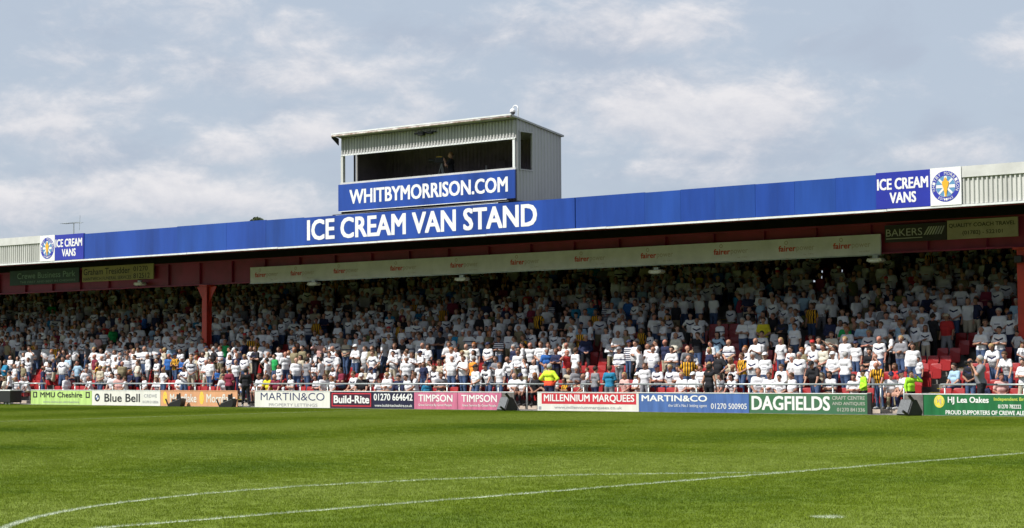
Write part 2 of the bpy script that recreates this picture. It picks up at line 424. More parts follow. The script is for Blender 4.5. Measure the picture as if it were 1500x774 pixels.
# roof: sheet with rafters and purlins
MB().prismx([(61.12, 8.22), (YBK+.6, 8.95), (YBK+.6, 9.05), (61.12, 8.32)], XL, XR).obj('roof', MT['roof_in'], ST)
x = XL+3
while x < XR:
    MB().prismx([(61.15, 7.75), (65.4, 7.55), (YBK-.1, 8.55), (YBK-.1, 8.9), (61.15, 8.2)], x-.1, x+.1).obj('rafter', MT['girder'], ST); x += 7.05
for k in range(9):
    y = 62.2+1.75*k; z = 8.22+(y-61)*.047
    MB().box(XL, XR, y, y+.08, z-.16, z).obj('purlin', MT['girder'], ST)
# girder: web with flanges, carried by columns
gz0, gz1 = 5.88, 7.06
mb = MB(); mb.box(XL, XR, YG, YG+.03, gz0+.06, gz1-.06); mb.box(XL, XR, YG-.14, YG+.17, gz0, gz0+.06); mb.box(XL, XR, YG-.14, YG+.17, gz1-.06, gz1)
mb.obj('girder', MT['girder'], ST)
x = XL+1
while x < XR:
    MB().box(x-.012, x+.012, YG-.12, YG-.002, gz0+.06, gz1-.06).obj('stiffener', MT['girder'], ST); x += 2.35
for px in (303, 1501):
    X = ax(px, YG)
    mb = MB(); w = .17
    z0 = rowZ(5)-.1
    mb.box(X-w, X+w, YG-.17, YG-.14, z0, gz0); mb.box(X-w, X+w, YG+.14, YG+.17, z0, gz0); mb.box(X-.02, X+.02, YG-.14, YG+.14, z0, gz0)
    mb.box(X-w-.12, X+w+.12, YG-.27, YG+.27, gz0-.08, gz0)
    for s in ((-1, 1) if px < 900 else (1,)): mb.prism([(X+s*w, gz0-.9), (X+s*(w+.55), gz0-.08), (X+s*w, gz0-.08)], YG-.02, YG+.02)
    mb.obj('column', MT['red'], ST)
X = ax(1520, YG)
# fascia sheet steel behind the signs
fx = lambda p: ax(p, YF, 330)
XcL, XcR = fx(60.5), fx(1410.5)
corrugated(XL, XcL, ZF0+.02, 8.12, YF+.05, .17, .05).obj('corrugated_fascia', MT['cream'], ST)
corrugated(XcR, XR, ZF0+.02, 8.10, YF+.05, .17, .055).obj('corrugated_fascia', MT['cream'], ST)
MB().box(XL, XcL-.01, YF-.04, YF+.3, 8.10, 8.48).obj('roof_flashing', MT['cream_flash'], ST)
MB().box(XcR+.01, XR, YF-.04, YF+.3, 8.08, 8.46).obj('roof_flashing', MT['cream_flash'], ST)
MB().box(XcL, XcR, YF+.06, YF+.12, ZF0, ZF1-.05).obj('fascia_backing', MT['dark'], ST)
# white bottom trim, in lengths
x = XL
while x < XR:
    x2 = min(x+6.1, XR); dz = random.uniform(-.008, .008)
    MB().box(x, x2-.02, YF-.05, YF+.10, ZF0-.07+dz, ZF0+dz).obj('bottom_trim', MT['trim'], ST); x = x2
MB().box(XL, XR, YF+.10, YF+.2, ZF0-.10, ZF0+.3).obj('eaves_beam', MT['girder'], ST)
seams = [124, 260, 332, 390, 445]; seamsR = [843.5, 945, 998, 1048, 1107, 1165, 1225, 1285]
k = 0
for ss in (seams, seamsR):
    for a, b in zip(ss[:-1], ss[1:]):
        m = MT['blue2'] if k % 2 else MT['blue']
        dz = random.uniform(-.012, .012)
        gp_ = .012 if a in (843.5, 1107, 332) else .003
        MB().box(fx(a)+gp_, fx(b)-.003, YF-.02-.002*(k % 3), YF+.05, ZF0+.01, ZF1+dz+(.03 if ss is seams else 0)).obj('fascia_panel', m, ST); k += 1
# --- signs on the fascia
nb = thing('name_sign', 'wide blue sign lettered ICE CREAM VAN STAND in white under the camera box', 'sign', (fx(640), YF, ZF0))
MB().box(fx(445)+.012, fx(843.5)-.012, YF-.05, YF+.05, ZF0+.015, ZF1+.0).obj('board', MT['blue'], nb)
lettering('ICE CREAM VAN STAND', fx(451), fx(788), ZF0+.20, ZF0+1.12, YF-.056, MT['white'], nb, .027)
for (a, b, t, lab) in ((82, 124, (83, 122), 'small violet blue sign reading ICE CREAM VANS at the left end of the fascia'), (1285, 1365, (1287, 1362), 'violet blue sign reading ICE CREAM VANS near the right end of the fascia')):
    s = thing('end_sign', lab, 'sign', (fx((a+b)/2), YF, ZF0))
    MB().box(fx(a)+.005, fx(b)-.005, YF-.06, YF+.05, ZF0+.015, ZF1+.06).obj('board', MT['violet'], s)
    lettering('ICE CREAM', fx(t[0]), fx(t[1]), ZF0+.67, ZF0+1.07, YF-.066, MT['white'], s, .026)
    c = (t[0]+t[1])/2; hw = (t[1]-t[0])*.26
    lettering('VANS', fx(c-hw), fx(c+hw), ZF0+.19, ZF0+.57, YF-.066, MT['white'], s, .026)
def crest(a, b, lab):
    s = thing('crest_sign', lab, 'sign', (fx((a+b)/2), YF, ZF0))
    x0, x1 = fx(a)+.004, fx(b)-.004; z0, z1 = ZF0+.01, ZF1+.08
    MB().box(x0, x1, YF-.07, YF+.05, z0, z1).obj('board', MT['white'], s)
    cx, cz = (x0+x1)/2, (z0+z1)/2; r = min((x1-x0), (z1-z0))*.46
    ring(cx, cz, r*.70, r, YF-.076).obj('ring', MT['cblue'], s)
    disc(cx, cz, r*.68, r*.68, YF-.076).obj('disc', MT['csky'], s)
    mb = MB()
    for k in range(8):
        a0 = k*math.pi/4; w = .10 if k % 2 == 0 else .07
        d = Vector((math.cos(a0), math.sin(a0))); p = Vector((-d.y, d.x))
        q = [d*r*.66-p*w*r, d*r*.66+p*w*r, d*r*.12+p*w*r, d*r*.12-p*w*r]
        mb.add([(cx+v.x, YF-.080-.0004*k, cz+v.y) for v in q], [(0,1,2,3)])
    mb.obj('rays', MT['white'], s)
    cone = [(-.02,-.72),(.05,-.72),(.16,-.1),(.24,.1),(.26,.32),(.13,.40),(.10,.52),(0,.66),(-.10,.52),(-.13,.40),(-.26,.32),(-.24,.1),(-.16,-.1)]
    MB().prism([(cx+u*r*.92, cz+v*r*.92) for u, v in cone], YF-.10, YF-.086).obj('cone', MT['gold'], s)
    def arc_text(t, a_start, a_end, flip):
        mb = MB(); nn = len(t)
        for i, ch in enumerate(t):
            if ch == ' ': continue
            v, fs = text_mesh(ch, .0); an = a_start+(a_end-a_start)*i/(nn-1)
            rad = r*.85; tx = Vector((math.sin(an), -math.cos(an))) if not flip else Vector((-math.sin(an), math.cos(an)))
            ty = Vector((math.cos(an), math.sin(an)))*(1 if not flip else -1); c = Vector((math.cos(an), math.sin(an)))*rad
            mb.add([(cx+(c+tx*(p[0]-.5)*r*(.17 if not flip else .11)+ty*(p[1]-.5)*r*(.2 if not flip else .15)).x, YF-.081, cz+(c+tx*(p[0]-.5)*r*(.17 if not flip else .11)+ty*(p[1]-.5)*r*(.2 if not flip else .15)).y) for p in v], fs)
        return mb
    mb = arc_text('WHITBY MORRISON', R(196), R(-16), False); m2 = arc_text('EST·1962', R(238), R(302), True)
    mb.add(m2.v, m2.f); mb.obj('ring_lettering', MT['white'], s)
crest(60.5, 82, 'square white sign with round blue crest and gold cone, left end of the fascia')
crest(1365, 1410.5, 'square white sign with round blue crest and gold cone, right end of the fascia')

# --- signs under the roof on the girder
YS = YG-.20
gx = lambda p: ax(p, YS, 380)
s = thing('long_banner', 'long pale banner printed fairer power along the red girder', 'banner', (gx(800), YS, 6))
MB().box(gx(367), gx(1290.5), YS-.02, YS+.04, 5.86, 6.62).obj('board', MT['fair'], s)
MB().box(gx(367), gx(1290.5), YS-.03, YS+.05, 5.82, 5.857).obj('bottom_edge', MT['steel'], s)
for p in (374, 426, 489, 572, 660, 748, 842, 939, 1046, 1141, 1221):
    w = .78; x0 = gx(p)
    lettering('fairer', x0, x0+w, 6.13, 6.36, YS-.026, MT['fair_red'], s, .03)
    lettering('power', x0+w+.03, x0+w+.82, 6.08, 6.30, YS-.026, MT['fair_thin'], s, -.004)
    lettering('by CEC', x0+w+.35, x0+w+.8, 5.96, 6.02, YS-.026, MT['fair_thin'], s)
    ring(x0+w*.45, 6.47, .05, .08, YS-.026, 14).obj('logo', MT['fair_thin'], s)
def girder_sign(name, lab, a, b, z0, z1, m, items):
    s = thing(name, lab, 'sign', (gx((a+b)/2), YS, z0))
    MB().box(gx(a), gx(b), YS-.02, YS+.04, z0, z1).obj('board', m, s)
    for t, p0, p1, f0, f1, mm, bold in items:
        lettering(t, gx(p0), gx(p1), z0+(z1-z0)*f0, z0+(z1-z0)*f1, YS-.026, mm, s, bold)
    return s
girder_sign('girder_sign', 'dark green sign lettered Crewe Business Park on the girder, far left', 15, 116, 6.32, 7.12, MT['sgreen'],
            [('Crewe Business Park', 26, 111, .42, .82, MT['dimgreen'], .008), ('THE FIRST AND BEST IN CHESHIRE', 30, 111, .12, .26, MT['dimgreen'], .01)])
girder_sign('girder_sign', 'mustard sign lettered Graham Tresidder with a phone number on the girder', 121, 225, 6.32, 7.10, MT['syellow'],
            [('Graham Tresidder', 123, 191, .45, .88, MT['ink'], .012), ('NANTWICH FUNERAL SERVICES', 123, 193, .08, .30, MT['ink'], .01), ('01270', 196, 217, .55, .88, MT['ink'], .01), ('812512', 196, 220, .08, .42, MT['ink'], .01)])
bs = girder_sign('girder_sign', 'charcoal sign lettered BAKERS with slanted silver strokes on the girder', 1297, 1387.5, 6.28, 6.93, MT['sblack'],
            [('BAKERS', 1299, 1352, .34, .76, MT['silver'], .002)])
for k in range(7):
    x0 = gx(1354+k*4.0); MB().add([(x0, YS-.026, 6.50), (x0+.06, YS-.026, 6.50), (x0+.26-.01*k, YS-.026, 6.80), (x0+.20-.01*k, YS-.026, 6.80)], [(0,1,2,3)]).obj('stroke', MT['silver'] if k < 4 else MT['inkg'], bs)
MB().box(gx(1299), gx(1352), YS-.028, YS-.02, 6.40, 6.43).obj('underline', MT['silver'], bs)
girder_sign('girder_sign', 'beige sign lettered QUALITY COACH TRAVEL with a phone number, rightmost on the girder', 1388.5, 1492, 6.28, 6.98, MT['sbeige'],
            [('QUALITY COACH TRAVEL', 1391, 1489, .58, .82, MT['ink'], .016), ('(01782) - 522101', 1411, 1470, .16, .42, MT['ink'], .012)])
# --- lamps under the roof
LOC = {460: 'leftmost below the long pale banner', 677: 'below the banner left of the pitch-side yellow steward', 962: 'below the banner above the blue board', 1283: 'at the right end of the long pale banner', 205: 'beside the left column head'}
for px in LOC:
    X, Z = at(px, {460: 415, 677: 408, 962: 397, 1283: 380, 205: 415}[px], YG-.35)
    t = thing('bulkhead_lamp', 'pale bulkhead lamp under the girder, '+LOC[px], 'lamp', (X, YG-.35, Z), 'bulkhead lamps under the girder')
    MB().prism([(X-.33, Z-.06), (X-.2, Z-.12), (X+.2, Z-.12), (X+.33, Z-.06), (X+.28, Z+.03), (X-.28, Z+.03)], YG-.5, YG-.2).obj('housing', MT['lamp'], t)
    MB().box(X-.12, X+.10, YG-.40, YG-.30, Z+.03, Z+.14).obj('bracket', MT['steel'], t)
    MB().box(X-.18, X+.18, YG-.51, YG-.499, Z-.085, Z-.02).obj('lens', MT['white'], t)
for px, py, w, yy, lab in ((102, 419, 16, YG+.6, 'lit yellow tube lamp, the leftmost under the roof'), (147, 420.5, 22, YG+.6, 'dim yellow tube lamp, middle one under the roof at left'), (242, 412.5, 26, YG+.6, 'lit yellow tube lamp beside the left column')):
    X, Z = at(px, py, yy); hw = abs(ax(px+w/2, yy)-ax(px-w/2, yy))/2
    t = thing('tube_lamp', lab, 'lamp', (X, yy, Z), 'yellow tube lamps under the roof')
    MB().tube([(X-hw, yy, Z), (X+hw, yy, Z)], .045, 8).obj('tube', MT['tube'], t, smooth=True)
    MB().box(X-hw-.05, X+hw+.05, yy-.06, yy+.06, Z+.05, Z+.09).obj('batten', MT['lamp'], t)
X, Z = at(1493, 381, YG-.4)
t = thing('column_floodlight', 'small dark floodlight clamped to the red column at the right edge', 'floodlight', (X, YG-.4, Z))
MB().box(X-.16, X+.12, YG-.5, YG-.25, Z-.1, Z+.16).obj('housing', MT['black'], t, bevel=.02); MB().box(X-.03, X+.03, YG-.25, YG-.17, Z-.02, Z+.02).obj('bracket', MT['black'], t)

# --- camera box on the roof
YX, YXB, ZX0 = 61.25, 64.2, 8.47
X0, X1 = ax(499.5, YX, 290), ax(756.5, YX, 280)
zt = 11.88; zb = 11.40                                   # roof height at front and back
bx = thing('camera_box', 'grey corrugated commentary box on the stand roof with an open front', 'gantry', ((X0+X1)/2, YX, ZX0))
sill = 9.80; head = 11.02
MB().box(X0, X1, YX, YXB, ZX0-.10, ZX0).obj('floor', MT['dark'], bx)
corrugated(YX+.12, YXB, ZX0, lambda q: zt-(zt-zb)*(q-YX)/(YXB-YX)-.03, X1+.02, .20, .03, 'y')
def side_wall(X, flip):
    wz0_, wz1_ = 9.78, 11.30
    ys = [(YX+.22, YX+1.0)]
    out = []
    m = MT['grey_clad']
    top = lambda q: zt-(zt-zb)*(q-YX)/(YXB-YX)-.03
    segs = [(YX+.02, YX+.22, ZX0, top), (YX+1.0, YXB, ZX0, top), (YX+.22, YX+1.0, ZX0, wz0_), (YX+.22, YX+1.0, wz1_, top)]
    for a, b, z0, z1 in segs:
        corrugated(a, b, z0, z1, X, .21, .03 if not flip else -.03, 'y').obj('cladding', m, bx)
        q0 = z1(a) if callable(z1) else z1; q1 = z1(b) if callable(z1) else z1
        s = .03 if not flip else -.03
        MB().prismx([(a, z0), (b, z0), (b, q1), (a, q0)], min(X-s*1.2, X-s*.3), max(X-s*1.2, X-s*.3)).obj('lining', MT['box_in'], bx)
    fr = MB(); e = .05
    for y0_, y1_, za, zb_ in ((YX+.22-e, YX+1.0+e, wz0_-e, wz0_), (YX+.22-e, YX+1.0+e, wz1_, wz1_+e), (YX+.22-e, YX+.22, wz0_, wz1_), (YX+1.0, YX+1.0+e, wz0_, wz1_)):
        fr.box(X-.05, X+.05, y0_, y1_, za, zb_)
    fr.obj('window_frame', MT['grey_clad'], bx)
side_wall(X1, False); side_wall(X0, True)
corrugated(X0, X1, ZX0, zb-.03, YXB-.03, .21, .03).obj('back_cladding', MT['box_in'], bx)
MB().box(X0, X1, YXB, YXB+.04, ZX0, zb-.03).obj('back_sheet', MT['grey_clad'], bx)
MB().prismx([(YX-.40, zt-.0), (YXB+.12, zb-.07), (YXB+.12, zb+.0), (YX-.40, zt+.07)], X0-.12, X1+.1).obj('roof', MT['grey_clad'], bx)
MB().box(X0-.14, X1+.10, YX-.46, YX-.402, zt+.03, zt+.09).obj('roof_edge', MT['trim'], bx)
MB().tube([(X0-.12, YX-.46, zt-.03), (X1+.08, YX-.46, zt-.03)], .042, 8).obj('gutter', MT['rust'], bx, smooth=True)
MB().prismx([(YX-.46, zt-.10), (YX-.02, zt-.40), (YX-.02, zt-.1), (YX-.40, zt+.02)], X0-.14, X0-.10).obj('eaves_end', MT['dark'], bx)
corrugated(X0+.05, X1, head, zt-.10, YX, .17, .055).obj('front_cladding', MT['fringe'], bx)
MB().box(X0+.05, X1-.02, YX-.05, YX-.037, head-.03, head+.04).obj('head_trim', MT['trim'], bx)
MB().box(X0, X1, YX-.06, YX+.05, sill-.06, sill+.02).obj('sill', MT['cream'], bx)
for x, w, m in ((X0+.02, .13, 'cream'), (X1-.17, .12, 'trim')):
    MB().box(x, x+w, YX-.03, YX+.09, sill+.02, head-.03).obj('post', MT[m], bx)
MB().box(X0+.34, X0+.40, YX+.45, YX+.51, sill-.1, head+.3).obj('inner_post', MT['dark'], bx)
mb = MB(); mb.box(ax(830-119, YXB-.1, 240), ax(830-116, YXB-.1), YXB-.10, YXB-.07, 9.95, 10.4)
mb.obj('notice', MT['paper'], bx)
MB().box(ax(728, YXB-.1), ax(742, YXB-.1), YXB-.10, YXB-.07, 9.8, 10.55).obj('notice', MT['box_in'], bx)
# cables and tube below the sign
MB().tube([(X0-.35, YX-.15, ZX0-.06), (X0+3, YX-.18, ZX0-.03), (X0+6, YX-.14, ZX0-.05), (X1-.3, YX-.12, ZX0-.02)], .03, 6).obj('cable', MT['black'], bx)
MB().tube([(X0-.1, YX-.22, ZX0-.09), (X0+4, YX-.2, ZX0-.10), (X1-.8, YX-.2, ZX0-.07)], .02, 6).obj('cable', MT['steel'], bx)
for k in range(7):
    x = X0+.6+k*1.45; MB().box(x-.05, x+.05, YX+.05, YX+.15, 8.30, ZX0-.10).obj('support', MT['steel'], bx)
# dark bird-dropping stained lamp under the eaves
X, Z = ax(622, YX-.1, 187), 11.62
t = thing('eaves_lamp', 'dark spotlight with arms fixed under the eaves of the camera box', 'lamp', (X, YX-.15, Z))
MB().box(X-.55, X+.65, YX-.16, YX-.08, Z-.03, Z+.03).obj('arm', MT['black'], t); MB().box(X-.25, X+.05, YX-.28, YX-.1, Z-.12, Z+.04).obj('lamp_head', MT['black'], t, bevel=.03); MB().box(X+.25, X+.5, YX-.24, YX-.1, Z-.09, Z+.03).obj('lamp_head', MT['black'], t, bevel=.03)
# blue sign on the front
s = thing('box_sign', 'blue sign lettered WHITBYMORRISON.COM on the front of the camera box', 'sign', ((X0+X1)/2, YX-.1, ZX0))
MB().box(X0-.03, X1+.03, YX-.14, YX-.062, ZX0+.09, sill-.07).obj('board', MT['blue'], s)
lettering('WHITBYMORRISON.COM', ax(512, YX-.14, 290), ax(744, YX-.14, 275), ZX0+.37, ZX0+1.0, YX-.146, MT['white'], s, .026)
MB().box(X0-.03, X1-.4, YX-.15, YX-.07, ZX0+.06, ZX0+.088).obj('bottom_edge', MT['trim'], s)
# CCTV camera on a swan neck
X = ax(760, YX+.35, 165); Z = 11.85
t = thing('security_camera', 'white dome camera hanging from a swan neck pole on the box roof', 'security camera', (X, YX+.3, Z))
pts = [(X, YX+.3, Z), (X, YX+.3, Z+.42)]+[(X-.14+.14*math.cos(a), YX+.3, Z+.42+.14*math.sin(a)) for a in [R(k*20) for k in range(1, 10)]]
MB().tube(pts, .022, 8).obj('pole', MT['white'], t, smooth=True)
def lathe(cx, cy, prof, n=14):
    vs = [(cx+r*math.cos(2*math.pi*k/n), cy+r*math.sin(2*math.pi*k/n), z) for r, z in prof for k in range(n)]
    return MB().add(vs, [(i*n+k, i*n+(k+1) % n, (i+1)*n+(k+1) % n, (i+1)*n+k) for i in range(len(prof)-1) for k in range(n)])
lathe(X-.28, YX+.3, [(.001, Z+.45), (.06, Z+.44), (.11, Z+.38), (.13, Z+.30), (.11, Z+.29), (.001, Z+.29)]).obj('hood', MT['white'], t, smooth=True)
lathe(X-.28, YX+.3, [(.10, Z+.29), (.09, Z+.23), (.05, Z+.19), (.001, Z+.18)]).obj('dome', MT['lens'], t, smooth=True)
# TV aerial
X, Z = at(108, 345, 66); 
t = thing('tv_aerial', 'thin television aerial standing on the roof at the left', 'aerial', (X, 66, 8.5)); zt_ = at(108, 326, 66)[1]
MB().tube([(X, 66, 8.5), (X, 66, zt_)], .03, 6).obj('mast', MT['steel'], t)
xa, xb = ax(92, 66), ax(119, 66)
MB().tube([(xa, 66, zt_), (xb, 66, zt_-.06)], .02, 6).obj('boom', MT['steel'], t)
for k in range(9):
    x = xa+(xb-xa)*k/9; MB().tube([(x, 65.75, zt_-.03), (x, 66.25, zt_-.03)], .008, 5).obj('element', MT['steel'], t)
MB().tube([(xb-.2, 66, zt_-.45), (xb-.15, 66, zt_+.35)], .012, 5).obj('reflector', MT['steel'], t)

# tree whose tip shows over the roof
def tree():
    Yt = 96; X, Z = at(376, 321, Yt)
    t = thing('tree', 'small green tree tip showing above the roof left of the camera box', 'tree', (X, Yt, 0))
    mb = MB(); mb.tube([(X, Yt, 0), (X+.1, Yt, 5), (X, Yt, Z-.4)], [.28, .2, .03], 8)
    for k in range(14):
        a = k*2.4; z = 4+k*(Z-5)/14; l = 2.6*(1-k/16)
        mb.tube([(X, Yt, z), (X+math.cos(a)*l*.6, Yt+math.sin(a)*l*.6, z+l*.35), (X+math.cos(a)*l, Yt+math.sin(a)*l, z+l*.8)], [.08, .05, .015], 5)
    mb.obj('trunk', MT['bark'], t)
    rg = np.random.default_rng(3); n = 5200
    th = rg.uniform(0, 6.283, n); hh = rg.uniform(0, 1, n)**.8; z = 3.5+hh*(Z-3.4)
    rad = 3.0*np.sqrt(np.clip(1-hh, .004, 1))*rg.uniform(.3, 1, n)**.5*(1+.25*np.sin(th*3+z))
    c = np.stack([X+rad*np.cos(th), Yt+rad*np.sin(th), z], 1)
    u = rg.normal(size=(n, 3)); u /= np.linalg.norm(u, axis=1)[:, None]; w = np.cross(u, rg.normal(size=(n, 3))); w /= np.linalg.norm(w, axis=1)[:, None]
    s = .11
    v = np.concatenate([c+u*s, c+w*s*.5, c-u*s, c-w*s*.5], 1).reshape(-1, 3)
    me = bpy.data.meshes.new('crown'); me.from_pydata(v.tolist(), [], np.arange(4*n).reshape(-1, 4).tolist())
    o = link('crown', me, MT['leaf'], t); o['kind'] = 'stuff'
tree()

# ------------------------------------------------------------------ unseen stand behind the camera, added to block low sky light
MS = thing('sky_blocking_stand', 'tall unseen stand added behind the viewpoint to keep low sky light off the crowd', 'grandstand', (-52, -14, 0))
for k in range(22):
    MB().box(-112, 8, -14.0-.8*k-.8, -14.0-.8*k, 0, 1.2+.42*k).obj('terrace_step', MT['dark'] if k % 3 else MT['seat'], MS)
MB().box(-112, 8, -13.9, -13.7, 0, 1.3).obj('front_wall', MT['dark'], MS)
MB().box(-112, 8, -32.4, -32.2, 0, 21.5).obj('back_wall', MT['dark'], MS)
MB().prismx([(-12.5, 19.6), (-32.4, 21.2), (-32.4, 21.6), (-12.5, 20.8)], -112, 8).obj('roof', MT['roof_in'], MS)
for k in range(9): MB().box(-111+14.6*k, -110.7+14.6*k, -32.0, -31.7, 0, 21.2).obj('column', MT['red'], MS)
for k in (0, 1): MB().box(-112+119.8*k, -111.8+119.8*k, -32.2, -14, 0, 19.5).obj('end_wall', MT['dark'], MS)

# ------------------------------------------------------------------ rail, boards, speakers
rx = lambda p: ax(p, YR, 562)
def rail(a, b, posts, lab, z=1.03):
    t = thing('crowd_barrier', lab, 'barrier', (rx((a+b)/2), YR, 0), 'tubular steel barrier rails in front of the crowd')
    MB().tube([(rx(a), YR, z), (rx(b), YR, z)], .036, 10).obj('top_rail', MT['steel'], t, smooth=True)
    for p in posts:
        x = rx(p); po = MB().tube([(x, YR, 0.02), (x, YR, z-.036)], .03, 8).obj('post', MT['steel'], t, smooth=True)
        MB().box(x-.045, x+.045, YR-.045, YR+.045, z-.10, z-.05).obj('collar', MT['steel'], po)
rail(19, 67, (30, 58), 'short length of steel barrier rail at the far left, beside the low dark case')
rail(107, 311, (110, 165, 206, 248, 286, 308), 'steel barrier rail above the white and orange boards at left')
rail(372, 842, (376, 440, 480, 543, 585, 655, 730, 772, 812, 838), 'longest steel barrier rail, from the dark-clothed man to the steward')
rail(851, 1331, (855, 905, 950, 1020, 1097, 1120, 1172, 1220, 1290, 1324), 'steel barrier rail above the blue and lettered green boards')
rail(1378, 1620, (1384, 1440, 1500, 1560), 'steel barrier rail above the green board at far right')

bx_ = lambda p: ax(p, YB, 590)
ZB0, ZB1 = .02, .74
def board(a, b, m, lab, items=(), top='trim', Y=None, base=None):
    Y = Y or YB
    t = thing('advertising_board', lab, 'advertising board', (bx_((a+b)/2), Y, 0), 'advertising boards along the pitch')
    x0, x1 = bx_(a)+.012, bx_(b)-.012
    MB().box(x0, x1, Y, Y+.05, ZB0, ZB1-.03).obj('panel', MT[m], t)
    MB().box(x0-.008, x1+.008, Y-.012, Y+.062, ZB1-.03, ZB1).obj('top_rail', MT[top], t)
    for k in range(3):
        x = x0+(x1-x0)*(k+.5)/3; MB().prismx([(Y+.05, 0.02), (Y+.45, 0.02), (Y+.05, .6)], x-.02, x+.02).obj('stay', MT['steel'], t)
    for it in items:
        tx, p0, p1, f0, f1, mm, bold = it
        lettering(tx, bx_(p0), bx_(p1), ZB0+.72*f0, ZB0+.72*f1, Y-.006, MT[mm], t, bold)
    return t
def flat(t, p0, p1, f0, f1, m, Y=YB-.003, name='print'): return MB().add([(bx_(p0), Y, ZB0+.72*f0), (bx_(p1), Y, ZB0+.72*f0), (bx_(p1), Y, ZB0+.72*f1), (bx_(p0), Y, ZB0+.72*f1)], [(0,1,2,3)]).obj(name, MT[m], t)
t = board(45, 134.5, 'lime', 'lime green board lettered MMU Cheshire in black', [('MMU Cheshire', 59, 120.5, .48, .84, 'ink', .026), ('www.mmu.ac.uk/cheshire', 63, 116, .12, .26, 'inkg', .01)])
for p in (48.5, 125.5):
    flat(t, p, p+6, .46, .86, 'ink', name='emblem'); flat(t, p+1.6, p+4.4, .54, .78, 'lime', Y=YB-.007, name='emblem_centre')
t = board(134.5, 235, 'board_white', 'white board lettered Blue Bell with a round black badge', [('Blue Bell', 153, 205, .22, .76, 'ink', .02), ('CREWE', 211, 230, .52, .74, 'inkg', .002), ('01270 212826', 209, 232, .16, .32, 'inkg', .004)])
cx, cz, r = bx_(142.5), ZB0+.36, .19
ring(cx, cz, r*.62, r, YB-.006).obj('badge_ring', MT['ink'], t); disc(cx, cz, r*.6, r*.6, YB-.0055).obj('badge', MT['white'], t)
for q in (0, 2):
    MB().add([(cx, YB-.009, cz)]+[(cx+r*.58*math.cos(R(q*90+k*15)), YB-.009, cz+r*.58*math.sin(R(q*90+k*15))) for k in range(7)], [tuple(range(8))]).obj('badge_quarter', MT['mblue'], t)
t = board(235, 348, 'orange', 'orange board lettered Mornflake twice beside yellow discs', [('Mornflake', 249, 288, .24, .78, 'board_white', .014), ('Mornflake', 302.5, 345, .24, .78, 'board_white', .014)], top='orange')
for p in (242, 295.5):
    disc(bx_(p), ZB0+.38, .15, .29, YB-.005).obj('sun_disc', MT['oyellow'], t)
    mb = MB()
    for k, (dx, dz, w) in enumerate(((-.05, .10, .03), (.05, .08, .03), (0, -.10, .05), (.06, -.02, .02))): mb.add([(bx_(p)+dx-w, YB-.0085, ZB0+.38+dz), (bx_(p)+dx+w, YB-.0085, ZB0+.40+dz), (bx_(p)+dx, YB-.0085, ZB0+.36+dz)], [(0,1,2)])
    mb.obj('disc_print', MT['rust'], t)
board(373, 483.5, 'board_white', 'white board lettered MARTIN&CO PROPERTY LETTINGS in thin navy capitals', [('MARTIN&CO', 382, 475.5, .42, .88, 'inkn', -.004), ('PROPERTY LETTINGS', 394, 465, .06, .24, 'inkg', .002)])
t = board(483.5, 545, 'plum', 'dark plum board lettered Build-Rite in a red outline', [('Build-Rite', 489, 541, .28, .74, 'white', .034)])
for p in ((486, 543.5, .82, .88), (486, 543.5, .10, .16)): flat(t, *p, 'sred', name='outline')
for p in ((486, 487.2, .16, .82), (542.3, 543.5, .16, .82)): flat(t, *p, 'sred', name='outline')
board(545, 606.5, 'navy', 'navy board with a white phone number 01270 664642', [('01270 664642', 547.5, 604.5, .46, .86, 'white', .022), ('www.buildritecheshire.co.uk', 549, 604, .10, .26, 'white', .008)])
board(606.5, 670.5, 'pink', 'pink board lettered TIMPSON, left of the two', [('TIMPSON', 613, 663, .42, .82, 'white', .02), ('Great Service By Great People', 613, 662, .14, .30, 'white', .006)])
t = board(670.5, 735, 'pink', 'pink board lettered TIMPSON, right of the two', [('TIMPSON', 676, 728, .42, .82, 'white', .02), ('Great Service By Great People', 677, 727, .14, .30, 'white', .006)])
board(735, 753, 'ply', 'narrow bare grey board behind the black speaker at the end of the pink boards')
t = board(787, 936, 'board_white', 'white board with red band lettered MILLENNIUM MARQUEES', [('www.millenniummarquees.co.uk', 812, 911, .06, .26, 'inkg', .006)])
flat(t, 793.5, 932, .36, .93, 'sred', name='band'); lettering('MILLENNIUM MARQUEES', bx_(797), bx_(929.5), ZB0+.72*.43, ZB0+.72*.87, YB-.012, MT['white'], t, .020); flat(t, 789, 793, .05, .22, 'inkg')
t = board(936, 1097.5, 'mblue', 'mid blue board lettered MARTIN&CO with phone number', [('MARTIN&CO', 940, 1036, .54, .86, 'white', .03), ("the UK's No.1 letting agent", 979, 1035.5, .22, .42, 'white', -.004), ('01270 500905', 1041.5, 1094, .18, .46, 'white', .006)])
t = board(1097.5, 1271, 'dgreen', 'weathered green board lettered DAGFIELDS in large white capitals', [('CRAFT CENTRE', 1219, 1267, .68, .86, 'silver', .016), ('AND ANTIQUES', 1219, 1267, .40, .58, 'silver', .016), ('01270 841336', 1226, 1267, .12, .30, 'silver', .016)])
lettering('DAGFIELDS', bx_(1101), bx_(1216), ZB0+.72*.15, ZB0+.72*.85, YB-.006, MT['white'], t, .026)
p_ = thing('gate_post', 'dark upright post at the end of the large-lettered green board', 'post', (bx_(1273.5), YB, 0))
MB().box(bx_(1270.8), bx_(1276.5), YB-.02, YB+.08, 0, .74).obj('shaft', MT['black'], p_); MB().box(bx_(1270.4), bx_(1276.9), YB-.03, YB+.09, .74, .76).obj('cap', MT['steel'], p_)
board(1325, 1352.5, 'ply', 'bare grey board behind the large black speaker at right')
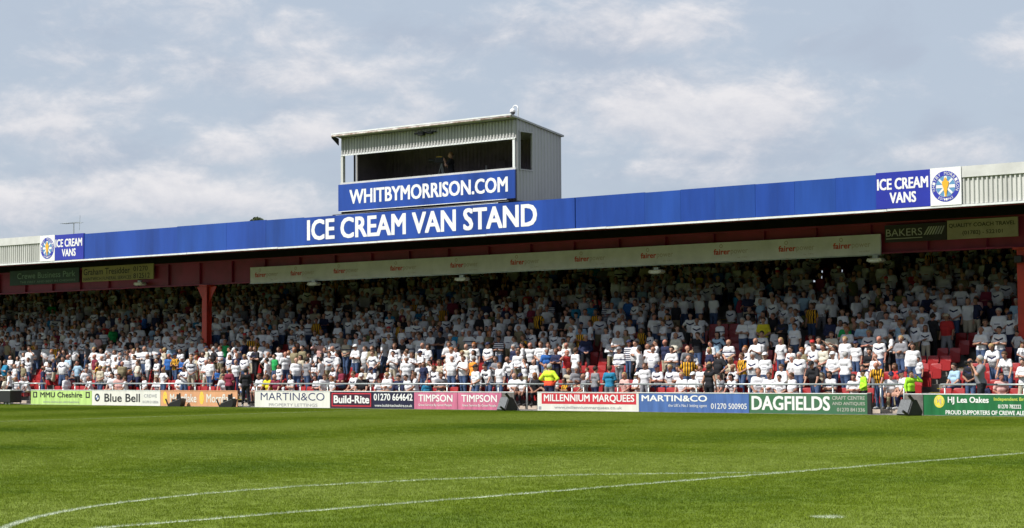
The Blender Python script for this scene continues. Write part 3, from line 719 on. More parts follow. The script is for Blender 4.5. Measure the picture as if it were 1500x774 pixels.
t = board(1352.5, 1560, 'hgreen', 'bright green board lettered HJ Lea Oakes with yellow roundel', [('HJ Lea Oakes', 1388.5, 1448.5, .50, .86, 'white', .02), ('Independent British Feeds', 1456, 1530, .64, .84, 'lime_print', .016), ('01270 782222', 1462, 1496, .34, .52, 'white', .016), ('PROUD SUPPORTERS OF CREWE ALEX', 1385, 1506, .04, .24, 'white', .022)])
disc(bx_(1376), ZB0+.46, .19, .21, YB-.005).obj('roundel', MT['hyellow'], t); ring(bx_(1376), ZB0+.46, .15, .165, YB-.008).obj('roundel_ring', MT['rust'], t)
lettering('HJ', bx_(1373), bx_(1379), ZB0+.36, ZB0+.55, YB-.009, MT['rust'], t, .02)

def speaker(px, yy, rz, sc, lab, arms=True):
    X = ax(px, yy, 592)
    t = thing('stage_monitor', lab, 'speaker', (X, yy, .02), 'black monitor speakers on the grass edge')
    prof = [(-.28, 0), (.30, 0), (.34, .12), (.10, .52), (-.06, .54)]
    body = MB().prism([(x*sc, z*sc) for x, z in prof], -.32*sc, .32*sc)
    gr = MB().add([(-.30*sc, -.28*sc, .05*sc), (-.30*sc, .28*sc, .05*sc), (-.10*sc, .28*sc, .52*sc), (-.10*sc, -.28*sc, .52*sc), (-.28*sc, -.28*sc, .04*sc), (-.28*sc, .28*sc, .04*sc), (-.07*sc, .28*sc, .53*sc), (-.07*sc, -.28*sc, .53*sc)],
                  [(0,1,2,3),(4,7,6,5),(0,3,7,4),(1,5,6,2),(3,2,6,7),(0,4,5,1)])
    hd = MB(); hd.tube([(-.30*sc, -.34*sc, .02), (-.52*sc, -.34*sc, .16*sc)], .045*sc, 6); h2 = MB(); h2.tube([(-.08*sc, -.34*sc, .50*sc), (-.26*sc, -.34*sc, .68*sc)], .05*sc, 6)
    for nm, mb, m in (('cabinet', body, 'black'), ('grille', gr, 'grille'), ('handle', hd, 'black'), ('handle', h2, 'black')):
        o = link(nm, mb.mesh(nm), MT[m]); o.parent = t
        if nm == 'cabinet':
            md = o.modifiers.new('bevel', 'BEVEL'); md.width = .02; md.segments = 2
    t.rotation_euler = (0, 0, rz)
    return t
speaker(742, 59.0, R(72), .98, 'black wedge speaker with pale grille at the end of the pink board')
speaker(1331, 58.95, R(66), 1.0, 'large black wedge speaker with pale grille at the gap on the right')
def small_monitor(px, rz, lab):
    X = ax(px, 59.05, 592)
    t = thing('floor_monitor', lab, 'speaker', (X, 59.05, .02), 'small black monitors before the orange board'); t.rotation_euler = (0, 0, rz)
    def p(nm, mb, m): o = link(nm, mb.mesh(nm), MT[m]); o.parent = t
    p('cabinet', MB().prism([(-.30, 0), (.28, 0), (.36, .34), (.30, .34), (-.28, .13)], -.22, .22), 'black')
    p('grille', MB().prism([(-.27, .14), (.30, .35), (.29, .37), (-.28, .16)], -.2, .2), 'grille')
    p('handle', MB().tube([(-.30, -.2, 0), (-.46, -.2, .34)], .035, 6), 'black'); p('handle', MB().tube([(.30, -.2, .1), (.26, -.2, .60)], .035, 6), 'black')
    p('horn', MB().box(-.20, -.10, -.1, .1, .16, .32), 'black'); p('horn', MB().box(.04, .14, -.1, .1, .26, .55), 'black')
small_monitor(259, R(20), 'small black monitor before the orange board, left of the two'); small_monitor(334, R(24), 'small black monitor before the orange board, beside the dark-clothed man')
X = bx_(0); t = thing('equipment_case', 'low dark equipment case with a pale lid edge at the far left', 'case', (X, 59.2, 0))
MB().box(ax(-60, 59.2), ax(20.5, 59.2), 59.0, 59.7, .10, .68).obj('cabinet', MT['black'], t, bevel=.02); MB().box(ax(-60, 59.2), ax(21.5, 59.2), 58.97, 59.73, .68, .73).obj('lid', MT['trim'], t)
for p in (2, 12, 17): MB().box(ax(p, 59.2), ax(p+1.5, 59.2), 59.05, 59.12, .02, .10).obj('foot', MT['steel'], t)

# ------------------------------------------------------------------ people
def person_mat(name, kind, mode, col=None, rough=.8):
    """mode 'OBJECT': colour from the object's own colour; 'GEO': from a colour layer on the mesh"""
    m = bpy.data.materials.new(name); m.use_nodes = True; n = NT(m.node_tree)
    def M(op, a, b=0.0, c=0.0): return n('ShaderNodeMath', {0: a, 1: b, 2: c}, operation=op).outputs[0]
    if mode == 'OBJECT':
        c = n('ShaderNodeObjectInfo').outputs['Color']; pat = n('ShaderNodeAttribute', attribute_type='OBJECT', attribute_name='pattern').outputs['Fac']
    else:
        c = n('ShaderNodeAttribute', attribute_name='tone').outputs['Color']; pat = n('ShaderNodeAttribute', attribute_name='pattern').outputs['Fac']
    if kind == 'shirt':
        ch = n('ShaderNodeAttribute', attribute_name='chest').outputs['Vector']
        x, y, z = n('ShaderNodeSeparateXYZ', {0: ch}).outputs
        front = M('LESS_THAN', y, 0.0); axx = M('ABSOLUTE', x); body = M('LESS_THAN', axx, .235)
        def is_(v): return M('COMPARE', pat, float(v), .3)
        def band(v, lo, hi): return M('MULTIPLY', M('GREATER_THAN', v, lo), M('LESS_THAN', v, hi))
        vz = M('SUBTRACT', z, M('MULTIPLY', axx, .42))
        chev = M('MULTIPLY', M('MULTIPLY', band(vz, 1.235, 1.295), front), M('LESS_THAN', axx, .17))
        vert = M('GREATER_THAN', M('SINE', M('MULTIPLY', x, 62.0)), .1)
        hor = M('GREATER_THAN', M('SINE', M('MULTIPLY', z, 78.0)), .0)
        chk = M('MULTIPLY', M('GREATER_THAN', M('SINE', M('MULTIPLY', x, 120.0)), 0.0), M('GREATER_THAN', M('SINE', M('MULTIPLY', z, 120.0)), 0.0))
        two = M('MAXIMUM', band(z, 1.23, 1.28), band(z, 1.06, 1.10))
        spon = M('MULTIPLY', M('MULTIPLY', band(z, 1.19, 1.235), front), M('MULTIPLY', M('LESS_THAN', axx, .10), M('GREATER_THAN', M('SINE', M('MULTIPLY', x, 210.0)), -.4)))
        collar = M('MULTIPLY', M('GREATER_THAN', z, 1.455), M('LESS_THAN', axx, .11))
        f = M('MULTIPLY', chev, is_(1))
        for cond, idv in ((hor, 3), (chk, 4), (two, 5), (spon, 6), (collar, 7), (M('MULTIPLY', chev, 1.0), 7)):
            f = M('MAXIMUM', f, M('MULTIPLY', cond, is_(idv)))
        navy = n('ShaderNodeMix', {0: f, 6: c, 7: (.018, .022, .07, 1)}, data_type='RGBA').outputs[2]
        c = n('ShaderNodeMix', {0: M('MULTIPLY', vert, is_(2)), 6: navy, 7: (.015, .013, .012, 1)}, data_type='RGBA').outputs[2]
        c = n('ShaderNodeMix', {0: M('MULTIPLY', is_(8), M('LESS_THAN', z, 1.12)), 6: c, 7: (.75, .08, .03, 1)}, data_type='RGBA').outputs[2]
    if col is not None: c = n('ShaderNodeRGB').outputs[0]; c.default_value = (*col, 1)
    b = n('ShaderNodeBsdfPrincipled', {'Base Color': c, 'Roughness': rough, 'Specular IOR Level': .3})
    if kind in ('shirt', 'cloth'):
        t = n('ShaderNodeTexNoise', {'Vector': n('ShaderNodeTexCoord').outputs['Object'], 'Scale': 9.0, 'Detail': 3.0, 'Distortion': 1.0})
        bp = n('ShaderNodeBump', {'Height': t.outputs[0], 'Strength': .7, 'Distance': .03}); m.node_tree.links.new(bp.outputs[0], b.inputs['Normal'])
    if kind == 'skin': b.inputs['Subsurface Weight'].default_value = 0.0
    n('ShaderNodeOutputMaterial', {0: b.outputs[0]})
    return m
PM = {(k, md): person_mat(f'{k}_{md.lower()}', k, md, rough=r) for k, r in (('skin', .55), ('shirt', .85), ('cloth', .85), ('hair', .7)) for md in ('OBJECT', 'GEO')}
M_FEAT = person_mat('face_features', 'plain', 'OBJECT', col=(.05, .025, .02)); M_SHOE = MT['leather']

def nets(F, org, h):
    """surface nets over a signed distance grid -> vertices, quads"""
    ins = F < 0
    c = [ins[i:ins.shape[0]-1+i, j:ins.shape[1]-1+j, k:ins.shape[2]-1+k] for i in (0,1) for j in (0,1) for k in (0,1)]
    s = sum(x.astype(np.int8) for x in c); cell = (s > 0) & (s < 8)
    I, J, K = np.nonzero(cell); idx = -np.ones(cell.shape, np.int64); idx[I, J, K] = np.arange(len(I))
    acc = np.zeros((len(I), 3)); cnt = np.zeros(len(I))
    cor = [(0,0,0),(1,0,0),(0,1,0),(1,1,0),(0,0,1),(1,0,1),(0,1,1),(1,1,1)]
    for a in range(8):
        for b in range(a+1, 8):
            ca, cb = cor[a], cor[b]
            if sum(abs(p-q) for p, q in zip(ca, cb)) != 1: continue
            fa = F[I+ca[0], J+ca[1], K+ca[2]]; fb = F[I+cb[0], J+cb[1], K+cb[2]]
            x = (fa < 0) != (fb < 0); t = np.where(x, fa/np.where(x, fa-fb, 1), 0)
            for d in range(3): acc[:, d] += np.where(x, ca[d]+t*(cb[d]-ca[d]), 0)
            cnt += x
    V = np.stack([I, J, K], 1)+acc/cnt[:, None]; V = V*h+np.array(org)
    Q = []
    for d in range(3):
        o = [(d+1) % 3, (d+2) % 3]
        sl0 = [slice(1, -1)]*3; sl0[d] = slice(0, -1); sl1 = [slice(1, -1)]*3; sl1[d] = slice(1, None)
        A = ins[tuple(sl0)]; B = ins[tuple(sl1)]
        P = np.argwhere(A != B)
        if not len(P): continue
        flip = A[tuple(P.T)]
        P = P+np.array([0 if k == d else 1 for k in range(3)])
        e1 = np.zeros(3, int); e1[o[0]] = 1; e2 = np.zeros(3, int); e2[o[1]] = 1
        q = [idx[tuple((P+off).T)] for off in (-e1-e2, -e2, np.zeros(3, int), -e1)]
        q = np.stack(q, 1); q[~flip] = q[~flip][:, ::-1]; Q.append(q)
    Q = np.concatenate(Q) if Q else np.zeros((0, 4), int)
    return V, Q[(Q >= 0).all(1)]

def sdf_union(caps, G, k=.03):
    out = None
    for a, b, ra, rb in caps:
        a = np.asarray(a, np.float32); b = np.asarray(b, np.float32); ab = b-a; L = float(ab@ab)+1e-9
        t = np.clip(((G[0]-a[0])*ab[0]+(G[1]-a[1])*ab[1]+(G[2]-a[2])*ab[2])/L, 0, 1)
        d = np.sqrt((G[0]-a[0]-t*ab[0])**2+(G[1]-a[1]-t*ab[1])**2+(G[2]-a[2]-t*ab[2])**2)-(ra+(rb-ra)*t)
        if out is None: out = d
        else:
            hh = np.clip(.5+.5*(out-d)/k, 0, 1); out = out*(1-hh)+d*hh-k*hh*(1-hh)
    return out
def grid_for(caps, h, pad=.05):
    P = np.array([c[0] for c in caps]+[c[1] for c in caps]); rr = max(max(c[2], c[3]) for c in caps)
    lo = P.min(0)-rr-pad; hi = P.max(0)+rr+pad; lo = np.floor(lo/h)*h
    n = np.ceil((hi-lo)/h).astype(int)+1
    ax_ = [np.arange(n[i], dtype=np.float32)*h+lo[i] for i in range(3)]
    return lo, np.meshgrid(*ax_, indexing='ij', sparse=True)

class Pose:
    """arms: (elbow, wrist) for the two sides in standing coordinates; lean turns the upper body forward about the hips; seated folds the legs"""
    def __init__(s, arms, lean=0, seated=False, build='slim', nod=0, stride=0):
        s.lean, s.seated, s.build = R(lean), seated, build
        hv = {'slim': 1.0, 'heavy': 1.22, 'woman': .93}[build]
        s.hipz = .52 if seated else .95
        T = s.T
        s.headc = np.array([0, -.015, 1.632]); s.head = []
        hc = s.headc
        s.head = [(T(hc+(0, .012, .035)), T(hc+(0, .02, .03)), .092, .094), (T(hc+(0, -.02, .0)), T(hc+(0, -.035, -.055)), .082, .057), (T(hc+(0, .01, -.08)), T((0, .02, 1.44)), .052, .060)]
        for sg in (-1, 1): s.head.append((T(hc+(sg*.078, .015, -.01)), T(hc+(sg*.084, .022, .02)), .016, .018))
        s.head.append((T(hc+(0, -.095, -.005)), T(hc+(0, -.112, -.03)), .012, .017))
        sw = .165 if build != 'woman' else .14
        bx_ = .09*hv; belly = .03 if build == 'heavy' else 0
        s.torso = [(T((-sw*.55, .01, 1.36)), T((sw*.55, .01, 1.36)), .098*hv, .098*hv), (T((-sw*.98, .012, 1.415)), T((sw*.98, .012, 1.415)), .062, .062),
                   (T((-bx_*.7, -.01-belly, 1.17)), T((bx_*.7, -.01-belly, 1.17)), .106*hv, .106*hv), (T((-bx_*.6, 0-belly, 1.05)), T((bx_*.6, -belly, 1.05)), .100*hv, .100*hv),
                   (T((-.07, .015, .95)), T((.07, .015, .95)), .112*hv, .112*hv)]
        if build == 'woman': s.torso += [(T((sg*.07, -.075, 1.28)), T((sg*.07, -.07, 1.26)), .06, .06) for sg in (-1, 1)]
        s.uarm, s.farm, s.hands = [], [], []
        for sg, (el, wr) in zip((-1, 1), arms):
            sh = np.array([sg*sw*1.06, .012, 1.405]); el = np.array([sg*el[0], el[1], el[2]], float); wr = np.array([sg*wr[0], wr[1], wr[2]], float)
            d = el-sh; el = sh+d/np.linalg.norm(d)*.29; d = wr-el; L = np.linalg.norm(d); wr = el+d/L*min(L, .27)
            fd = (wr-el)/np.linalg.norm(wr-el)
            s.uarm.append((T(sh), T(el), .055*hv, .042*hv)); s.farm.append((T(el), T(wr), .042, .028))
            s.hands.append((T(wr), T(wr+fd*.07), T(wr+fd*.08)-T(wr), sg))
        hx = .09
        s.legs = []; s.feet = []
        for sg in (-1, 1):
            if seated:
                hip, kn, an = (sg*hx, .0, s.hipz+.0), (sg*.12, -.42, .50), (sg*.12, -.42+sg*.04, .09)
            else:
                hip, kn, an = (sg*hx, .01, .90), (sg*(.10+stride*.02), -.02-sg*stride*.05, .50), (sg*(.105+stride*.05), .02-sg*stride*.08, .09)
            s.legs += [(hip, kn, .088*hv, .056*hv), (kn, an, .056*hv, .038)]
            s.feet.append(((an[0], an[1]+.02, .05), (an[0]+sg*.03, an[1]-.17, .035), .045, .036))
    def T(s, p):
        p = np.array(p, float); dz = p[2]-.95; y = p[1]
        c, sn = math.cos(s.lean), math.sin(s.lean)
        return np.array([p[0], y*c-dz*sn, y*sn+dz*c+s.hipz])
    def invT(s, V):
        y = V[:, 1]; dz = V[:, 2]-s.hipz; c, sn = math.cos(s.lean), math.sin(s.lean)
        return np.stack([V[:, 0], y*c+dz*sn, -y*sn+dz*c+.95], 1)

def shell(caps, h, k=.03, cut=None):
    lo, G = grid_for(caps, h); F = sdf_union(caps, G, k)
    if cut is not None: F = np.maximum(F, cut(G))
    return nets(F, lo, h)
def infl(caps, r): return [(a, b, ra+r, rb+r) for a, b, ra, rb in caps]
def plane_cut(ps, z, sign):
    """keep the part above (sign +1) or below (-1) height z measured along the upper body"""
    c, sn = math.cos(ps.lean), math.sin(ps.lean)
    return lambda G: sign*((z-.95)-(-G[1]*sn+(G[2]-ps.hipz)*c))
def shirt_caps(ps, sleeve, r=.015):
    caps = infl(ps.torso, r)
    for ua, fa in zip(ps.uarm, ps.farm):
        a, b = np.array(ua[0]), np.array(ua[1])
        f = .66 if sleeve == 'short' else (1.0 if sleeve == 'long' else .1)
        caps.append((a, a+(b-a)*f, ua[2]+r, ua[2]+(ua[3]-ua[2])*f+r+(.008 if sleeve == 'short' else 0)))
        if sleeve == 'long': w = np.array(fa[0])+(np.array(fa[1])-np.array(fa[0]))*.95; caps.append((fa[0], w, fa[2]+r*.9, fa[3]+r*.8))
    return caps
def make_body(ps, h):
    return shell(ps.head+ps.torso+ps.uarm+ps.farm+[(a, b, .030, .034) for a, b, _, _ in ps.hands]+ps.legs+ps.feet, h, .028)
def make_shirt(ps, sleeve, h): return shell(shirt_caps(ps, sleeve), h, .03, plane_cut(ps, .90 if sleeve != 'vest' else .93, 1))
def make_trousers(ps, short, h, lowcut=False):
    caps = infl(ps.legs, .017)+infl([ps.torso[4]], .012)
    if short: caps = [((a), (np.array(a)+(np.array(b)-np.array(a))*.92), ra+.012, rb+.022) for i, (a, b, ra, rb) in enumerate(infl(ps.legs, .015)) if i % 2 == 0]+infl([ps.torso[4]], .012)
    cut0 = plane_cut(ps, 1.0, -1)
    if lowcut: return shell(caps, h, .03, lambda G: np.maximum(cut0(G), .42-G[2]+0*G[0]))
    return shell(caps, h, .03, cut0)
def make_hair(ps, style, h):
    T = ps.T; hc = ps.headc
    caps = [(T(hc+(0, .014, .040)), T(hc+(0, .024, .03)), .104, .106)]
    face = hc+(0, -.055, .055)
    c, sn = math.cos(ps.lean), math.sin(ps.lean)
    def loc(G): return G[0], G[1]*c+(G[2]-ps.hipz)*sn, -G[1]*sn+(G[2]-ps.hipz)*c+.95
    if style == 'cap':
        caps = [(T(hc+(0, .01, .055)), T(hc+(0, .018, .05)), .103, .103), (T(hc+(-.045, -.12, .050)), T(hc+(.045, -.12, .050)), .030, .030)]
        def cut(G): x, y, z = loc(G); return np.maximum((hc[2]+.035)-z, z-hc[2]-.15-np.clip(y+.09, -1, 0)*1.4+0*x)
    elif style == 'bald':
        def cut(G):
            x, y, z = loc(G); return np.maximum(np.maximum(z-(hc[2]+.045), (hc[2]-.06)-z), -(y-.03))+0*x
    elif style == 'long':
        caps += [(T(hc+(sx*.06, .045, .0)), T(hc+(sx*.075, .05, -.20)), .045, .035) for sx in (-1, 0, 1)]
        def cut(G):
            x, y, z = loc(G); return np.minimum(np.maximum(-(y+.045), -10), 10)*.8*(z < hc[2]+.07)+(z >= hc[2]+.07)*(-.02)+0*x
    else:
        def cut(G):
            x, y, z = loc(G); return np.maximum((hc[2]-.065)-z, -((y+.065)*.75+(z-(hc[2]+.04))*.9))+0*x
    return shell(caps, h, .02, cut)
def features(ps):
    """fingers, thumbs (skin) and eyes, brows, mouth (dark) as small solids"""
    skin = MB(); dark = MB()
    for a, b, ax3, sg in ps.hands:
        a = Vector(a); b = Vector(b); d = (b-a).normalized(); side = d.cross(Vector((0, 0, 1)) if abs(d.z) < .8 else Vector((0, 1, 0))).normalized(); nrm = side.cross(d)
        for k, ln in enumerate((.062, .075, .070, .055)):
            p0 = a+d*.075+side*(k-1.5)*.019; p1 = p0+d*ln*.55+nrm*.006; p2 = p1+d*ln*.4-nrm*.018*sg
            skin.tube([p0, p1, p2], [.0095, .0085, .007], 5)
        p0 = a+d*.03-side*.03*sg; skin.tube([p0, p0+d*.035-side*.022*sg, p0+d*.06-side*.026*sg], [.012, .010, .008], 5)
    hc = ps.headc
    def slab(cx, cz, w, hh, y):
        P = [ps.T(hc+(cx+u*w, y+v, cz+t*hh)) for t in (-1, 1) for v in (.012, 0) for u in (-1, 1)]
        dark.add(P, [(0,1,3,2), (4,6,7,5), (0,4,5,1), (2,3,7,6), (0,2,6,4), (1,5,7,3)])
    for sg in (-1, 1): slab(sg*.033, .008, .013, .005, -.092); slab(sg*.033, .027, .018, .0035, -.094)
    slab(0, -.062, .022, .004, -.093)
    return skin, dark
def np_mesh(name, parts, mats, ps=None, smooth=True):
    """parts: list of (V, F(list or array), material index)"""
    vs = []; fs = []; mi = []; o = 0
    for V, F, m in parts:
        V = np.asarray(V, float).reshape(-1, 3)
        vs.append(V); F = [tuple(int(i)+o for i in f) for f in F]; fs += F; mi += [m]*len(F); o += len(V)
    V = np.concatenate(vs); me = bpy.data.meshes.new(name); me.from_pydata(V.tolist(), [], fs)
    for m in mats: me.materials.append(m)
    me.polygons.foreach_set('material_index', mi)
    if smooth: me.polygons.foreach_set('use_smooth', [True]*len(me.polygons))
    if ps is not None:
        a = me.attributes.new('chest', 'FLOAT_VECTOR', 'POINT'); a.data.foreach_set('vector', ps.invT(V).astype(np.float32).ravel())
    me.update(); return me

ARMS = {
 'down': (((.24,.03,1.14),(.25,-.06,.90)),)*2,
 'folded': (((.25,-.06,1.16),(-.06,-.20,1.19)), ((.25,-.06,1.16),(-.06,-.22,1.15))),
 'clasped': (((.25,.0,1.16),(.03,-.19,.99)), ((.25,.0,1.16),(.02,-.21,.98))),
 'brow': (((.24,.03,1.14),(.25,-.06,.90)), ((.33,-.12,1.36),(.10,-.15,1.62))),
 'hips': (((.36,.04,1.20),(.20,-.05,1.03)),)*2,
 'rail': (((.24,-.16,1.20),(.24,-.36,1.05)),)*2,
 'clap': (((.25,-.10,1.18),(.03,-.30,1.27)),)*2,
 'point': (((.24,.03,1.14),(.25,-.06,.90)), ((.25,-.25,1.38),(.24,-.60,1.42))),
 'camera': (((.24,-.14,1.22),(.05,-.27,1.50)), ((.26,-.14,1.22),(.07,-.27,1.53))),
 'knees': (((.23,-.10,1.16),(.13,-.34,1.02)),)*2,
 'up': (((.28,-.05,1.60),(.18,-.08,1.85)), ((.24,.03,1.14),(.25,-.06,.90))),
}
POSES = {}
def pose(key):
    """key = (arms, seated, build)"""
    if key not in POSES:
        arms, seated, build = key
        lean = 22 if arms == 'rail' and not seated else (16 if arms == 'rail' else (6 if seated else 1))
        POSES[key] = Pose(ARMS[arms], lean, seated, build, stride=1)
    return POSES[key]
_pm = {}
def pmesh(key, part, opt=None):
    k = (key, part, opt)
    if k in _pm: return _pm[k]
    ps = pose(key)
    if part == 'body':
        V, Q = make_body(ps, .024); sk, dk = features(ps)
        me = np_mesh('person_body', [(V, Q, 0), (sk.v, sk.f, 0), (dk.v, dk.f, 1)], [PM['skin','OBJECT'], M_FEAT], ps)
    elif part == 'shirt': V, Q = make_shirt(ps, opt, .028); me = np_mesh('shirt', [(V, Q, 0)], [PM['shirt','OBJECT']], ps)
    elif part == 'trousers': V, Q = make_trousers(ps, opt == 'shorts', .03); me = np_mesh('trousers', [(V, Q, 0)], [PM['cloth','OBJECT']], ps)
    elif part == 'hair': V, Q = make_hair(ps, opt, .018); me = np_mesh('hair', [(V, Q, 0)], [PM['hair','OBJECT']], ps)
    elif part == 'shoes':
        V, Q = shell(infl(ps.feet, .012), .028, .02); me = np_mesh('shoe', [(V, Q, 0)], [PM['cloth','OBJECT']], ps)
    _pm[k] = me; return me

SKIN = [(.47,.25,.17),(.43,.22,.155),(.50,.28,.20),(.36,.18,.12),(.47,.21,.15),(.32,.16,.105)]
HAIR = {'dark': (.025,.018,.015), 'brown': (.09,.05,.028), 'fair': (.36,.24,.11), 'grey': (.38,.37,.36), 'ginger': (.30,.11,.03)}
CLOTH = {'white': (.78,.78,.80), 'grey': (.22,.22,.24), 'navy': (.022,.028,.075), 'black': (.016,.016,.02), 'beige': (.50,.44,.33), 'light blue': (.36,.53,.68), 'blue': (.03,.13,.42),
         'amber': (.80,.40,.02), 'red': (.50,.03,.03), 'green': (.02,.36,.09), 'maroon': (.20,.02,.045), 'cream': (.70,.66,.54), 'yellow': (.70,.60,.03), 'orange': (.80,.27,.03),
         'lime': (.42,.85,.04), 'hi-vis yellow': (.66,.90,.05), 'teal': (.02,.20,.36), 'pink': (.72,.42,.38), 'khaki': (.26,.22,.13), 'denim': (.06,.10,.20), 'olive': (.14,.15,.05)}
PATTERN = {'plain': 0, 'chevron': 1, 'stripes': 2, 'hoops': 3, 'check': 4, 'banded': 5, 'printed': 6, 'trimmed': 7, 'hivis': 8}
def shade(c, k): return tuple(min(1, v*k) for v in c)

def make_person(a, loc, rz, sc, flip=1, wide=1.0):
    """a: dict(arms, seated, build, shirt, pattern, sleeve, legs, legcol, hair, hairc, skin)"""
    key = (a['arms'], a['seated'], a['build'])
    o = link('person', pmesh(key, 'body')); o.location = loc; o.rotation_euler = (0, 0, rz); o.scale = (sc*flip*wide, sc, sc); o.color = (*SKIN[a['skin']], 1)
    def kid(name, part, opt, col):
        c = bpy.data.objects.new(name, pmesh(key, part, opt)); COL.objects.link(c); c.parent = o; c.color = (*col, 1); return c
    s = kid('shirt' if a['sleeve'] != 'long' else 'top', 'shirt', a['sleeve'], shade(CLOTH[a['shirt']], a.get('k', 1))); s['pattern'] = float(PATTERN[a['pattern']])
    kid(a['legs'], 'trousers', a['legs'], CLOTH[a['legcol']])
    kid('shoes', 'shoes', None, (.06, .055, .055) if a['skin'] % 2 else (.4, .4, .4))
    if a['hair'] == 'cap': kid('cap', 'hair', 'cap', CLOTH[a.get('capc', 'white')])
    elif a['hair'] != 'none': kid('hair', 'hair', a['hair'], HAIR[a['hairc']])
    return o

def random_attr(rg):
    u = rg.random()
    b = 'woman' if u < .17 else ('heavy' if u < .42 else 'slim')
    sh = rg.random(); pat = 'plain'
    if sh < .68:
        col = 'white'; v = rg.random(); pat = 'chevron' if v < .21 else ('printed' if v < .34 else ('trimmed' if v < .49 else ('banded' if v < .57 else 'plain')))
    else:
        col = rg.choice(['black','navy','grey','grey','beige','cream','light blue','light blue','blue','amber','amber','khaki','olive','black','navy','pink','black','navy','maroon','khaki','beige','grey','white','white','teal','red','black','green' if rg.random() < .3 else 'grey'])
        if col == 'amber': pat = 'stripes'
        elif col == 'white': pat = rg.choice(['hoops','check'])
    seated = rg.random() < .10
    arms = rg.choice(['folded','folded','folded','down','down','clasped','clasped','hips','brow','clap','down']) if not seated else rg.choice(['folded','knees','knees','clasped'])
    hr = rg.random()
    hair = 'long' if b == 'woman' else ('bald' if hr < .14 else ('cap' if hr < .22 else ('none' if hr < .28 else 'short')))
    return dict(arms=arms, seated=seated, build=b, shirt=col, pattern=pat, sleeve='short' if rg.random() < .88 or pat in ('chevron','stripes','printed') else 'long',
                legs='shorts' if rg.random() < .22 else 'trousers', legcol=rg.choice(['denim','denim','black','navy','khaki','grey','beige']),
                hair=hair, hairc=rg.choice(['dark','dark','dark','dark','brown','brown','brown','brown','fair','grey','ginger']), skin=rg.randrange(6), k=rg.uniform(.86, 1.04), capc=rg.choice(['white','navy','black','beige','red']))

# aisles climb the terrace every seven metres or so
AISLES = [-31.6-7.05*k for k in range(-2, 12)]
def in_aisle(x): return min(abs(x-a) for a in AISLES) < .55
HEADTOP = lambda seated: 1.31 if seated else 1.745

# people placed by hand from the photograph: head-top pixel, attributes; the row follows from the height
SP = []
def P(px, py, shirt='white', pattern='plain', arms='down', seated=False, build='slim', hair='short', hairc='brown', legs='trousers', legcol='denim', sleeve='short', rz=0, sc=1.0, **kw):
    SP.append((px, py, dict(arms=arms, seated=seated, build=build, shirt=shirt, pattern=pattern, sleeve=sleeve, legs=legs, legcol=legcol, hair=hair, hairc=hairc, skin=kw.pop('skin', (px*7) % 6), k=1.0, capc=kw.pop('capc', 'white')), rz, sc, kw))
P(843,506,rz=165,legs='shorts',legcol='grey'); P(858,495,'navy','trimmed','clasped',hairc='grey',legcol='black',sleeve='long',rz=40); P(815,507,'navy',arms='folded',legcol='black'); P(801,508,'blue',arms='clasped',hairc='grey',rz=40)
P(792,500,'white','printed','clasped',rz=20); P(888,476,'white','check',hairc='dark',legcol='black'); P(907,507,'white','banded','clasped',hair='cap',capc='grey',sleeve='long',legcol='grey'); P(922,503,'white','hoops',hair='cap',capc='navy')
P(937,506,'white',rz=-75,hairc='dark',sleeve='long'); P(957,508,'white','printed',build='heavy',hair='bald',hairc='grey'); P(984,505,'white','printed','folded',hairc='dark',rz=15); P(990,488,'cream',hair='bald',build='heavy',arms='clasped')
P(1022,488,'black',arms='brow'); P(1051,484,'light blue','trimmed','hips',hair='long',hairc='dark',legcol='black'); P(1056,521,'blue','plain','knees',seated=True,hair='cap'); P(1071,522,'beige',arms='folded',seated=True,build='woman',hair='long',hairc='fair')
P(1087,513,'amber','stripes','clasped',rz=-25); P(1103,516,'white','chevron','folded',hairc='grey',build='heavy'); P(1121,517,'white','printed',hair='cap',rz=5); P(1146,535,'white',seated=True,arms='knees',build='heavy',sleeve='long')
P(1171,515,'white','chevron','down',build='heavy',hair='short',hairc='grey'); P(1194,523,'black',arms='rail',hair='cap',capc='black',build='heavy'); P(1220,515,'white','printed','clasped',hair='cap'); P(1238,493,'white','printed','down',hairc='fair',build='heavy')
P(1254,506,'white',hair='cap',capc='navy',sc=.9); P(1146,468,'black','trimmed','folded',hairc='grey',sleeve='long',legcol='black'); P(1164,472,'white','printed','down'); P(1238,468,'green',arms='folded',hairc='dark')
P(1290,467,'white',arms='folded',build='heavy'); P(1288,497,'white','chevron','down',hair='bald'); P(1288,524,'amber','stripes','rail',hair='bald',hairc='dark',sc=.97,legcol='denim'); P(1320,495,'grey','plain','folded',build='heavy',hairc='fair')
P(1337,500,'white','plain','down',build='heavy',hairc='dark',sleeve='long',rz=20); P(1345,528,'white','printed','down',hairc='dark',sc=.72); P(1313,533,'red','plain','knees',seated=True,build='woman',hair='long',hairc='brown',rz=-20)
P(1400,538,'light blue','plain','knees',seated=True,hairc='dark',rz=-20); P(1421,521,'black','trimmed','clasped',hair='bald'); P(1437,482,'white','printed','folded',hair='bald'); P(1464,482,'white','chevron','folded',hairc='dark'); P(1476,515,'white',arms='rail',build='woman',hair='short',hairc='brown')
P(1457,505,'white','chevron','rail',hairc='fair',build='heavy'); P(1398,436,'white','chevron','clasped'); P(1418,434,'white','plain','down',build='heavy',hair='bald',legs='shorts',legcol='beige'); P(1366,462,'black','plain','folded',hairc='dark',sleeve='long',legcol='black',rz=160); P(1443,468,'white',arms='down',rz=30)
P(1238,518,'white','plain','clasped',hairc='grey',rz=170,build='heavy',legcol='denim')
P(916,542,'pink','plain','knees',seated=True,build='woman',hair='long',hairc='fair'); 
